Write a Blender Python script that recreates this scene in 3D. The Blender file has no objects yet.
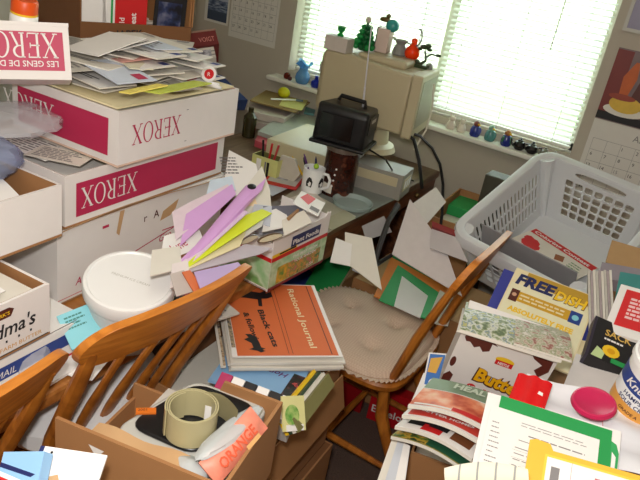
import bpy, bmesh, math, random
from mathutils import Vector, Matrix, Euler
random.seed(4)
S = bpy.context.scene
COL = S.collection
PI = math.pi
R = math.radians

# ------------------------------------------------------------------ camera
H, F = 1.62, 660.0
YAW, PITCH, ROLL = 28.0, 25.0, 10.3
_y, _p, _r = R(YAW), R(PITCH), R(ROLL)
FW = Vector((-math.sin(_y)*math.cos(_p), math.cos(_y)*math.cos(_p), -math.sin(_p)))
_r0 = Vector((math.cos(_y), math.sin(_y), 0)); _u0 = _r0.cross(FW)
RT = math.cos(_r)*_r0 + math.sin(_r)*_u0
UP = -math.sin(_r)*_r0 + math.cos(_r)*_u0
CAM = Vector((0, 0, H))
cd = bpy.data.cameras.new('camera'); cam = bpy.data.objects.new('camera', cd); COL.objects.link(cam)
cd.sensor_width = 36; cd.lens = 36*F/640; cd.clip_start = .02
m = Matrix((RT, UP, -FW)).transposed().to_4x4(); m.translation = CAM; cam.matrix_world = m
S.camera = cam

# ------------------------------------------------------------------ light and exposure
S.view_settings.view_transform = 'Standard'; S.view_settings.look = 'None'
S.view_settings.gamma = 1; S.view_settings.use_curve_mapping = False
S.view_settings.exposure = 0.16
w = bpy.data.worlds.new('sky'); S.world = w; w.use_nodes = True
w.node_tree.nodes['Background'].inputs[0].default_value = (.93, .97, 1, 1)
w.node_tree.nodes['Background'].inputs[1].default_value = 5.5
def lamp(name, kind, loc, energy, color=(1, 1, 1), size=.1, rot=(0, 0, 0)):
    l = bpy.data.lights.new(name, kind); l.energy = energy; l.color = color
    if kind == 'POINT': l.shadow_soft_size = size
    if kind == 'AREA': l.size = size
    o = bpy.data.objects.new(name, l); COL.objects.link(o); o.location = loc; o.rotation_euler = rot
    return o
lamp('camera_flash', 'POINT', CAM + .09*UP - .02*RT, 46, (1, .965, .92), .03)
lamp('added_fill_light', 'POINT', (-.5, .6, 2.15), 4.5, (1, .93, .84), .18)  # added fill to lift the room, no real ceiling lamp behind it

# ------------------------------------------------------------------ pixel rays to places in the room
def ray(x, y): return FW + RT*((x-320)/F) - UP*((y-240)/F)
def Z(x, y, z):
    d = ray(x, y); return CAM + d*((z-H)/d.z)
def D(x, y, d): return CAM + ray(x, y)*d
def Yp(x, y, yy):
    d = ray(x, y); return CAM + d*(yy/d.y)

# ------------------------------------------------------------------ materials
def lin(c): return tuple(((v/255)/12.92 if v/255 <= .04045 else ((v/255+.055)/1.055)**2.4) for v in c) + (1,)
_mats = {}
def M(name, rgb, rough=.6, var=.08, scale=30, bump=0, metal=0, coat=0, trans=0):
    if name in _mats: return _mats[name]
    mt = bpy.data.materials.new(name); _mats[name] = mt; mt.use_nodes = True
    nt = mt.node_tree; b = nt.nodes['Principled BSDF']
    b.inputs['Roughness'].default_value = rough; b.inputs['Metallic'].default_value = metal
    if coat: b.inputs['Coat Weight'].default_value = coat
    if trans: b.inputs['Transmission Weight'].default_value = trans
    tc = nt.nodes.new('ShaderNodeTexCoord'); no = nt.nodes.new('ShaderNodeTexNoise')
    no.inputs['Scale'].default_value = scale; no.inputs['Detail'].default_value = 4
    nt.links.new(tc.outputs['Object'], no.inputs['Vector'])
    mx = nt.nodes.new('ShaderNodeMix'); mx.data_type = 'RGBA'
    c = lin(rgb); a = [v*(1-var) for v in c[:3]]+[1]; e = [min(1, v*(1+var)) for v in c[:3]]+[1]
    mx.inputs[6].default_value = a; mx.inputs[7].default_value = e
    nt.links.new(no.outputs['Fac'], mx.inputs[0]); nt.links.new(mx.outputs[2], b.inputs['Base Color'])
    if bump:
        bp = nt.nodes.new('ShaderNodeBump'); bp.inputs['Strength'].default_value = bump; bp.inputs['Distance'].default_value = .01
        nt.links.new(no.outputs['Fac'], bp.inputs['Height']); nt.links.new(bp.outputs['Normal'], b.inputs['Normal'])
    return mt
def ramp_mat(name, cols, scale=12, kind='noise', rough=.45, stretch=(1, 1, 1)):
    """printed picture: patches of several colours"""
    if name in _mats: return _mats[name]
    mt = bpy.data.materials.new(name); _mats[name] = mt; mt.use_nodes = True
    nt = mt.node_tree; b = nt.nodes['Principled BSDF']; b.inputs['Roughness'].default_value = rough
    tc = nt.nodes.new('ShaderNodeTexCoord'); mp = nt.nodes.new('ShaderNodeMapping')
    mp.inputs['Scale'].default_value = stretch; nt.links.new(tc.outputs['Object'], mp.inputs['Vector'])
    if kind == 'noise':
        no = nt.nodes.new('ShaderNodeTexNoise'); no.inputs['Detail'].default_value = 3; out = no.outputs['Fac']
    elif kind == 'wood':
        no = nt.nodes.new('ShaderNodeTexNoise'); no.inputs['Detail'].default_value = 6; no.inputs['Distortion'].default_value = .6; out = no.outputs['Fac']
    else:
        no = nt.nodes.new('ShaderNodeTexVoronoi'); out = no.outputs['Color']
    no.inputs['Scale'].default_value = scale
    nt.links.new(mp.outputs['Vector'], no.inputs['Vector'])
    rp = nt.nodes.new('ShaderNodeValToRGB'); el = rp.color_ramp.elements
    if kind != 'wood': rp.color_ramp.interpolation = 'CONSTANT' if kind == 'voronoi' else 'LINEAR'
    while len(el) < len(cols): el.new(.5)
    lo, hi = (.36, .64) if kind != 'voronoi' else (0, .85)
    for i, c in enumerate(cols):
        el[i].position = lo+(hi-lo)*i/max(1, len(cols)-1); el[i].color = lin(c)
    nt.links.new(out, rp.inputs[0]); nt.links.new(rp.outputs[0], b.inputs['Base Color'])
    return mt
def clear_mat(name, rgb, fac=.75, rough=.05):
    """tinted clear glass or plastic: part see-through, part glossy"""
    if name in _mats: return _mats[name]
    mt = bpy.data.materials.new(name); _mats[name] = mt; mt.use_nodes = True
    nt = mt.node_tree; nt.nodes.clear()
    o = nt.nodes.new('ShaderNodeOutputMaterial'); t = nt.nodes.new('ShaderNodeBsdfTransparent'); t.inputs[0].default_value = lin(rgb)
    p = nt.nodes.new('ShaderNodeBsdfPrincipled'); p.inputs['Base Color'].default_value = lin(rgb); p.inputs['Roughness'].default_value = rough
    mx = nt.nodes.new('ShaderNodeMixShader'); mx.inputs[0].default_value = 1-fac
    nt.links.new(t.outputs[0], mx.inputs[1]); nt.links.new(p.outputs[0], mx.inputs[2]); nt.links.new(mx.outputs[0], o.inputs[0])
    return mt

WHITE = M('white_paper', (236, 232, 228), .7, .03)
OFFW = M('off_white_paper', (222, 216, 204), .75, .05)
CREAM = M('cream_paper', (232, 218, 176), .75, .04)
GREYP = M('newsprint', (196, 190, 180), .85, .12, 60)
CARTW = M('white_carton', (232, 226, 222), .6, .03)
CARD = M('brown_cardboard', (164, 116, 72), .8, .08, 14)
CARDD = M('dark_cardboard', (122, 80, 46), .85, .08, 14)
CARDP = M('pale_cardboard', (196, 156, 112), .8, .06, 14)
CRIM = M('crimson_print', (186, 40, 82), .5, .02)
RED = M('red_print', (204, 30, 34), .45, .03)
ORANGE = M('orange_print', (212, 106, 54), .6, .04)
YEL = M('yellow_print', (240, 196, 40), .5, .03)
BLUE = M('blue_print', (40, 66, 140), .45, .04)
NAVY = M('navy_print', (32, 40, 92), .45, .04)
BLACKP = M('black_print', (26, 24, 26), .6, .05)
GREYT = M('grey_print', (128, 124, 124), .7, .05)
PINKT = M('pink_print', (206, 110, 110), .7, .05)
GREENF = M('green_folder_card', (34, 150, 76), .55, .05)
ORF = M('orange_folder_card', (232, 134, 48), .55, .05)
YELF = M('yellow_folder_card', (238, 178, 48), .55, .04)
LIME = M('lime_folder_card', (214, 226, 40), .5, .04)
LILAC = M('lilac_folder_card', (212, 162, 218), .5, .05)
LAV = M('lavender_folder_card', (190, 164, 212), .5, .05)
TEAL = M('teal_card', (60, 132, 128), .55, .05)
AQUA = M('aqua_card', (136, 208, 220), .55, .05)
SKYB = M('sky_blue_card', (142, 186, 226), .5, .04)
BROWNP = M('brown_print', (86, 34, 26), .5, .04)
BLKPL = M('black_plastic', (18, 18, 20), .35, .1)
GREYPL = M('grey_plastic', (190, 188, 180), .4, .03)
WHTPL = M('white_plastic', (238, 238, 236), .35, .02)
BEIGEPL = M('beige_plastic', (196, 184, 150), .45, .03)
METAL = M('steel', (200, 200, 205), .25, .03, metal=1)
OAK = ramp_mat('honey_oak', [(158, 90, 28), (182, 108, 36), (198, 122, 44)], 9, 'wood', .42, (4, 1, 1.2))
OAKY = ramp_mat('honey_oak_rail', [(186, 108, 34), (202, 122, 42), (216, 136, 52)], 9, 'wood', .4, (4, .8, 8))
DESKW = ramp_mat('walnut_desk', [(78, 42, 26), (104, 60, 38), (122, 76, 50)], 7, 'wood', .35, (8, 1, 8))
DESKT = ramp_mat('worn_desk_top', [(92, 68, 50), (108, 84, 64), (122, 98, 78)], 6, 'wood', .4, (6, 1, 6))
TABLEW = ramp_mat('oak_table_top', [(150, 92, 40), (176, 116, 58)], 7, 'wood', .4, (1, 6, 6))

# ------------------------------------------------------------------ mesh tools
_tc = {}
def _curve_mesh(cu):
    o = bpy.data.objects.new('t', cu); COL.objects.link(o)
    bpy.context.view_layer.update()
    me = o.evaluated_get(bpy.context.evaluated_depsgraph_get()).to_mesh()
    v = [tuple(x.co) for x in me.vertices]; f = [tuple(p.vertices) for p in me.polygons]
    bpy.data.objects.remove(o); bpy.data.curves.remove(cu)
    return v, f
def text_mesh(s, bold=0.0):
    k = (s, bold)
    if k not in _tc:
        cu = bpy.data.curves.new('t', 'FONT'); cu.body = s; cu.size = 1; cu.resolution_u = 2; cu.offset = bold
        _tc[k] = _curve_mesh(cu)
    return _tc[k]
def T3(loc, rz=0, rx=0, ry=0): return Matrix.Translation(loc) @ Euler((R(rx), R(ry), R(rz)), 'XYZ').to_matrix().to_4x4()
def lay(px, py, z, rz=0, rx=0, ry=0): return T3(Z(px, py, z), rz, rx, ry)
def frame(o, u, v):
    """matrix at o, x towards u, y towards v, z facing the reader; and both lengths"""
    a = (u-o); b = (v-o); la = a.length; x = a.normalized(); b = b - x*b.dot(x); lb = b.length; y = b.normalized(); z = x.cross(y)
    mm = Matrix((x, y, z)).transposed().to_4x4(); mm.translation = o
    return mm, la, lb

class MB:
    def __init__(s): s.v = []; s.f = []; s.fm = []; s.m = []
    def mi(s, mat):
        if mat not in s.m: s.m.append(mat)
        return s.m.index(mat)
    def add(s, vs, fs, mat, mx=None):
        n = len(s.v); i = s.mi(mat)
        s.v += [tuple(mx @ Vector(p)) if mx else tuple(p) for p in vs]
        for f in fs: s.f.append(tuple(n+k for k in f)); s.fm.append(i)
        return s
    def box(s, a, b, mat, mx=None):
        x0, y0, z0 = a; x1, y1, z1 = b
        vs = [(x0, y0, z0), (x1, y0, z0), (x1, y1, z0), (x0, y1, z0), (x0, y0, z1), (x1, y0, z1), (x1, y1, z1), (x0, y1, z1)]
        return s.add(vs, [(3, 2, 1, 0), (4, 5, 6, 7), (0, 1, 5, 4), (1, 2, 6, 5), (2, 3, 7, 6), (3, 0, 4, 7)], mat, mx)
    def prism(s, pts, z0, z1, mat, mx=None):
        n = len(pts); vs = [(x, y, z0) for x, y in pts] + [(x, y, z1) for x, y in pts]
        fs = [tuple(range(n-1, -1, -1)), tuple(range(n, 2*n))] + [(i, (i+1) % n, n+(i+1) % n, n+i) for i in range(n)]
        return s.add(vs, fs, mat, mx)
    def flat(s, pts, z, mat, mx=None): return s.add([(x, y, z) for x, y in pts], [tuple(range(len(pts)))], mat, mx)
    def rect(s, x0, y0, x1, y1, z, mat, mx=None): return s.flat([(x0, y0), (x1, y0), (x1, y1), (x0, y1)], z, mat, mx)
    def disc(s, cx, cy, r, z, mat, mx=None, n=20, ry=None):
        ry = ry or r
        return s.flat([(cx+r*math.cos(2*PI*i/n), cy+ry*math.sin(2*PI*i/n)) for i in range(n)], z, mat, mx)
    def lathe(s, prof, mat, n=24, mx=None):
        vs = []; fs = []
        for r, z in prof: vs += [(r*math.cos(2*PI*i/n), r*math.sin(2*PI*i/n), z) for i in range(n)]
        for k in range(len(prof)-1):
            for i in range(n):
                j = (i+1) % n; fs.append((k*n+i, k*n+j, (k+1)*n+j, (k+1)*n+i))
        if prof[0][0] > 1e-4: fs.append(tuple(range(n-1, -1, -1)))
        if prof[-1][0] > 1e-4: fs.append(tuple((len(prof)-1)*n+i for i in range(n)))
        return s.add(vs, fs, mat, mx)
    def tube(s, pts, r, mat, n=8, mx=None, flat=None):
        """round bar along pts; r is one radius or one per point; flat = (direction, factor) widens it"""
        P_ = [Vector(p) for p in pts]; vs = []; fs = []
        for i, p in enumerate(P_):
            t = (P_[min(i+1, len(P_)-1)]-P_[max(i-1, 0)]).normalized()
            if flat: a = Vector(flat); a = (a - t*a.dot(t)).normalized()
            else: a = t.orthogonal() if i == 0 else (last - t*last.dot(t)).normalized()
            last = a; b = t.cross(a)
            rr = r[i] if isinstance(r, (list, tuple)) else r
            ra, rb = rr if isinstance(rr, tuple) else (rr, rr)
            a = a.normalized()
            vs += [p + a*ra*math.cos(2*PI*k/n) + b*rb*math.sin(2*PI*k/n) for k in range(n)]
        for i in range(len(P_)-1):
            for k in range(n):
                j = (k+1) % n; fs.append((i*n+k, i*n+j, (i+1)*n+j, (i+1)*n+k))
        fs.append(tuple(range(n-1, -1, -1))); fs.append(tuple((len(P_)-1)*n+k for k in range(n)))
        return s.add(vs, fs, mat, mx)
    def ball(s, c, r, mat, sc=(1, 1, 1), n=14, mx=None):
        k = max(6, n//2); c = Vector(c)
        prof = [(max(1e-5, math.sin(PI*i/k))*r, -math.cos(PI*i/k)*r) for i in range(k+1)]
        q = Matrix.Translation(c) @ Matrix.Diagonal((*sc, 1))
        return s.lathe(prof, mat, n, (mx @ q) if mx else q)
    def sheet(s, fn, nu, nv, t, mat, mx=None, matb=None):
        """fn(u,v)->(x,y,z), a bent sheet of thickness t below"""
        vs = []; W = nu+1
        for k in (0, 1):
            for j in range(nv+1):
                for i in range(nu+1):
                    x, y, z = fn(i/nu, j/nv); vs.append((x, y, z-k*t))
        N = W*(nv+1); top = []; bot = []
        for j in range(nv):
            for i in range(nu):
                a = j*W+i; top.append((a, a+1, a+W+1, a+W)); bot.append((N+a+W, N+a+W+1, N+a+1, N+a))
        side = []
        for i in range(nu):
            side.append((N+i, N+i+1, i+1, i)); a = nv*W+i; side.append((a, a+1, N+a+1, N+a))
        for j in range(nv):
            a = j*W; side.append((a, a+W, N+a+W, N+a)); a = j*W+nu; side.append((a+W, a, N+a, N+a+W))
        n0 = len(s.v); s.add(vs, top, mat, mx)
        i2 = s.mi(matb or mat)
        for f in bot+side: s.f.append(tuple(n0+k for k in f)); s.fm.append(i2)
        return s
    def text(s, txt, size, mat, loc=(0, 0, 0), rz=0, mx=None, sx=1, shear=0, bold=0, center=False, width=None):
        v, f = text_mesh(txt, bold)
        xs = [p[0] for p in v] or [0]; x0 = min(xs); wd = max(xs)-x0
        if width: sx = width/(wd*size)
        off = wd/2 if center else 0
        q = T3(loc, rz)
        vs = [q @ Vector((((p[0]-x0-off)*sx+shear*p[1])*size, p[1]*size, 0)) for p in v]
        return s.add(vs, f, mat, mx)
    def rows(s, x0, y0, x1, y1, n, mat, z, mx=None, fill=.45, ragged=.35):
        """n lines of small print"""
        for i in range(n):
            yy = y1-(i+.5)*(y1-y0)/n; h = (y1-y0)/n*fill/2; x = x0; xe = x1-random.random()*ragged*(x1-x0)
            while x < xe:
                l = min(xe-x, (x1-x0)*random.uniform(.06, .22)); s.rect(x, yy-h, x+l, yy+h, z, mat, mx); x += l+(x1-x0)*.03
        return s
    def build(s, name, mx=None, parent=None, smooth=True, bevel=0, seg=2, ang=35):
        me = bpy.data.meshes.new(name); me.from_pydata(s.v, [], s.f); me.update()
        for mt in s.m: me.materials.append(mt)
        for p, i in zip(me.polygons, s.fm): p.material_index = i; p.use_smooth = smooth
        if smooth: me.set_sharp_from_angle(angle=R(ang))
        o = bpy.data.objects.new(name, me); COL.objects.link(o)
        if parent is not None: o.parent = parent
        if mx is not None: o.matrix_basis = mx
        if bevel:
            b = o.modifiers.new('b', 'BEVEL'); b.width = bevel; b.segments = seg; b.limit_method = 'ANGLE'; b.angle_limit = R(40)
        return o
def tag(o, label=None, cat=None, group=None, kind=None):
    if label: o['label'] = label
    if cat: o['category'] = cat
    if group: o['group'] = group
    if kind: o['kind'] = kind
    return o
def empty(name, mx, label, cat, group=None):
    o = bpy.data.objects.new(name, None); COL.objects.link(o); o.empty_display_size = .02; o.matrix_basis = mx
    return tag(o, label, cat, group)
def copy_tree(o, parent=None):
    c = o.copy(); COL.objects.link(c)
    if parent is not None: c.parent = parent
    for ch in [k for k in S.objects if k.parent == o]: copy_tree(ch, c)
    return c
I4 = Matrix.Identity(4)

# ================================================================== the room
YW = 2.80                      # window wall
XL, XR, YB, ZC = -2.52, 1.9, -1.3, 2.45
WALLM = M('beige_wall_paint', (184, 175, 160), .85, .03, 8)
CEILM = M('white_ceiling_paint', (225, 220, 210), .9, .02)
TRIMM = M('white_trim_paint', (226, 224, 214), .5, .02)
CARPET = M('brown_carpet', (96, 76, 66), .95, .25, 160, .6)
wx0, wx1, wz0, wz1 = -1.84, -.42, .955, 2.12
b = MB(); t = .14
b.box((XL, YW, 0), (wx0, YW+t, ZC), WALLM); b.box((wx1, YW, 0), (XR, YW+t, ZC), WALLM)
b.box((wx0, YW, 0), (wx1, YW+t, wz0), WALLM); b.box((wx0, YW, wz1), (wx1, YW+t, ZC), WALLM)
tag(b.build('wall_back', smooth=False), kind='structure')
tag(MB().box((XL-.1, YB, 0), (XL, YW, ZC), WALLM).build('wall_left', smooth=False), kind='structure')
tag(MB().box((XR, YB, 0), (XR+.1, YW, ZC), WALLM).build('wall_right', smooth=False), kind='structure')
tag(MB().box((XL, YB-.1, 0), (XR, YB, ZC), WALLM).build('wall_front', smooth=False), kind='structure')
tag(MB().box((XL-.1, YB-.1, -.05), (XR+.1, YW, 0), CARPET).build('floor', smooth=False), kind='structure')
tag(MB().box((XL-.1, YB-.1, ZC), (XR+.1, YW+t, ZC+.05), CEILM).build('ceiling', smooth=False), kind='structure')
tag(MB().box((XL, YW-.012, 0), (XR, YW, .09), TRIMM).build('baseboard_back', smooth=False), kind='structure')
wn = tag(MB().box((wx0, YW+.075, wz0), (wx0+.03, YW+.12, wz1), TRIMM).box((wx1-.03, YW+.075, wz0), (wx1, YW+.12, wz1), TRIMM)
         .box((wx0, YW+.075, wz0), (wx1, YW+.12, wz0+.03), TRIMM).box((wx0, YW+.075, wz1-.03), (wx1, YW+.12, wz1), TRIMM)
         .box((-1.10, YW+.075, wz0), (-1.06, YW+.12, wz1), TRIMM).build('window_1', smooth=False), kind='structure')
MB().box((wx0+.03, YW+.095, wz0+.03), (-1.10, YW+.099, wz1-.03), clear_mat('window_glass', (245, 252, 250), .94)).build('pane', parent=wn, smooth=False)
MB().box((-1.06, YW+.095, wz0+.03), (wx1-.03, YW+.099, wz1-.03), clear_mat('window_glass', (245, 252, 250), .94)).build('pane', parent=wn, smooth=False)
ZS = .925
tag(MB().box((wx0-.07, YW-.085, ZS-.022), (wx1+.06, YW+.075, ZS), TRIMM).build('trim_1', smooth=False, bevel=.006), kind='structure')
# outside: lawn and a pale fence in bright daylight
tag(MB().box((-40, YW+.6, -.4), (30, 40, -.3), M('sunny_lawn', (158, 196, 132), .9, .12, 3)).build('lawn', smooth=False), kind='structure')
b = MB()
for i in range(60): b.box((-24+i*.6, 10.8, -.3), (-24+i*.6+.59, 10.85, 3.4+.02*(i % 2)), M('pale_fence_wood', (238, 232, 210), .8, .04, 3))
tag(b.build('garden_fence', smooth=False), 'pale board fence beyond the lawn behind the blinds', 'fence')

# venetian blinds
SLAT = M('blind_slat_white', (236, 238, 228), .5, .02)
def blind(x0, x1, label):
    e = empty('venetian_blind', T3((0, YW+.04, 0)), label, 'blind')
    b = MB(); n = 49; pitch = .0228; a = R(19); hw = .0125
    for i in range(n):
        z = .992+i*pitch
        dy, dz = hw*math.cos(a), hw*math.sin(a)
        vs = []
        for x in (x0, x1):
            for k in (-1, 0, 1): vs.append((x, k*dy, z+k*dz+(.0018 if k == 0 else 0)))
        b.add(vs, [(0, 3, 4, 1), (1, 4, 5, 2)], SLAT)
    b.build('slats', parent=e)
    MB().box((x0, -.013, .966), (x1, .013, .98), SLAT).build('bottom_rail', parent=e, smooth=False, bevel=.004)
    hr = MB().box((x0, -.018, 2.08), (x1, .018, 2.118), SLAT).build('head_rail', parent=e, smooth=False)
    for fx in (.12, .5, .88):
        x = x0+(x1-x0)*fx
        MB().box((x-.0012, -.015, .97), (x+.0012, -.0135, 2.09), TRIMM).build('ladder_cord', parent=e, smooth=False)
    return hr
e1 = blind(wx0+.02, -1.095, 'white slatted blind behind the computer monitor and glass ornaments')
e2 = blind(-1.07, wx1-.015, 'white slatted blind right of the monitor above the row of figurines')
MB().tube([(-.62, -.022, 2.08), (-.625, -.022, 1.33)], .0022, GREYPL, 6).build('tilt_wand', parent=e2)
MB().tube([(-1.55+.36, -.02, 2.08), (-1.55+.362, -.02, 1.2)], .002, GREYPL, 6).build('tilt_wand', parent=e1)

# ------------------------------------------------------------------ paper calendars and pictures on the window wall
def wallM(x, z): return Matrix.Translation((x, YW-.003, z)) @ Matrix.Rotation(PI/2, 4, 'X')     # local x right, y up, z to the room
CALP = M('calendar_paper', (214, 210, 202), .7, .02)
def month_grid(b, x0, y0, x1, y1, mat=GREYT, z=.0012):
    dx = (x1-x0)/7; dy = (y1-y0)/5; d = 1
    for r_ in range(5):
        for c_ in range(7):
            if d <= 31 and not (r_ == 0 and c_ < 2):
                b.text(str(d), dy*.42, BLACKP if (d % 5) else mat, (x0+c_*dx+dx*.12, y1-r_*dy-dy*.5, z)); d += 1
    for k in range(6): b.rect(x0, y0+k*dy-.0006, x1, y0+k*dy+.0006, z, mat)
    for k in range(8): b.rect(x0+k*dx-.0005, y0, x0+k*dx+.0005, y1, z, mat)
e = empty('wall_calendar', wallM(-2.235, 1.04), 'white month calendar hanging on wall left of the window', 'calendar')
b = MB().box((0, 0, 0), (.30, .30, .001), CALP); month_grid(b, .015, .03, .285, .24); b.text('MONDAY  TUESDAY', .016, GREYT, (.05, .255, .0012)); b.build('month_page', parent=e, smooth=False)
MB().box((0, .302, 0), (.30, .56, .0015), ramp_mat('meadow_photo', [(90, 120, 80), (150, 170, 160), (200, 200, 190)], 9)).build('picture_page', parent=e, smooth=False)
b = MB().box((0, 0, 0), (.16, .40, .0015), CALP).rect(.02, .012, .15, .06, .002, M('dark_sea', (60, 72, 92), .5)).rect(.02, .06, .15, .115, .002, ramp_mat('sea_photo', [(48, 60, 90), (90, 104, 130), (150, 160, 176)], 30, stretch=(1, 5, 1))).rect(.02, .115, .15, .19, .002, M('pale_sky_photo', (168, 174, 190), .5))
o = b.build('seascape_calendar', wallM(-2.405, 1.085), smooth=False); tag(o, 'sheet with dark blue seascape photo pinned on wall beside the month calendar', 'picture')
e = empty('wall_calendar', wallM(-.375, .80), 'calendar with food still life photo on wall right of the window', 'calendar')
b = MB().box((0, 0, 0), (.42, .325, .001), CALP); month_grid(b, .02, .02, .40, .25); b.text('APRIL', .035, GREYT, (.16, .275, .0012)); b.build('month_page', parent=e, smooth=False)
b = MB().box((0, .327, 0), (.42, .60, .0015), M('still_life_ground', (120, 100, 100), .5, .3, 14))
z = .002
b.rect(.0, .33, .42, .36, z, BLACKP).rect(.0, .36, .06, .595, z, M('maroon_photo', (120, 44, 40), .5)).rect(.16, .44, .42, .595, z, M('pale_green_photo', (170, 186, 160), .5, .2, 20))
b.disc(.09, .375, .075, z+.0004, OFFW, ry=.022); b.disc(.09, .40, .06, z+.0006, M('gold_photo', (214, 176, 60), .5, .2, 30), ry=.032)
b.flat([(.055, .43), (.085, .43), (.1, .50), (.092, .56), (.078, .56), (.05, .5)], z+.0007, M('brick_orange_photo', (190, 90, 30), .5, .2, 30))
b.flat([(.10, .43), (.15, .41), (.155, .50), (.12, .53)], z+.0005, BROWNP); b.disc(.27, .44, .075, z+.0006, M('plum_photo', (84, 64, 84), .5, .2, 30)); b.disc(.07, .425, .05, z+.0008, M('rust_photo', (150, 60, 40), .5, .2, 40), ry=.012)
b.build('picture_page', parent=e, smooth=False)
e = empty('framed_picture', wallM(-.385, 1.46), 'grey framed picture high on wall above the food calendar', 'picture')
MB().box((0, 0, 0), (.36, .012, .012), GREYPL).box((0, .012, 0), (.012, .4, .012), GREYPL).box((.348, .012, 0), (.36, .4, .012), GREYPL).box((.012, .388, 0), (.348, .4, .012), GREYPL).build('picture_frame', parent=e, smooth=False)
MB().box((.012, .012, 0), (.348, .388, .005), M('dusky_picture', (150, 146, 168), .5, .2, 12)).build('print', parent=e, smooth=False)

# ================================================================== furniture
# desk along the left of the window, long side to the right
dx0, dx1, dy0, dy1, dz = -1.72, -.905, 1.68, 2.70, .745
e = empty('desk', T3((-1.3, 2.2, 0)), 'dark walnut desk crowded with papers under the window', 'desk')
q = T3((1.3, -2.2, 0))
MB().box((dx0, dy0, dz-.03), (dx1, dy1, dz), DESKT, q).build('desktop', parent=e, smooth=False, bevel=.004)
MB().box((dx1-.035, dy0+.01, dz-.13), (dx1-.012, dy1-.42, dz-.03), DESKW, q).build('apron', parent=e, smooth=False)
dr_ = MB().box((dx1-.035, dy1-.42, dz-.10), (dx1-.012, dy1, dz-.03), DESKW, q).build('drawer', parent=e, smooth=False)
MB().ball((dx1-.003, dy1-.21, dz-.065), .011, M('dark_brass', (120, 96, 60), .35, metal=.8), mx=q).build('knob', parent=dr_)
MB().box((dx0+.02, dy1-.03, 0), (dx1-.03, dy1-.01, dz-.03), DESKW, q).build('end_panel', parent=e, smooth=False)
MB().box((dx0+.02, dy0+.02, 0), (dx1-.25, dy0+.04, dz-.03), DESKW, q).build('end_panel', parent=e, smooth=False)
MB().box((dx0+.02, dy0+.04, 0), (dx0+.04, dy1-.03, dz-.03), DESKW, q).build('back_panel', parent=e, smooth=False)
# dining table at the left
tx0, tx1, ty0, ty1, tz = -2.05, -.855, -.35, 1.50, .75
e = empty('dining_table', T3((-1.4, .6, 0)), 'oak dining table buried under cartons and mail at left', 'table')
q = T3((1.4, -.6, 0))
MB().box((tx0, ty0, tz-.035), (tx1, ty1, tz), TABLEW, q).build('tabletop', parent=e, smooth=False, bevel=.008)
for x in (tx0+.1, tx1-.28):
    for y in (ty0+.12, ty1-.12):
        MB().tube([(x, y, 0), (x, y, .2), (x, y, .5), (x, y, tz-.035)], [.022, .032, .038, .04], OAK, 12, q).build('leg', parent=e)

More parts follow.
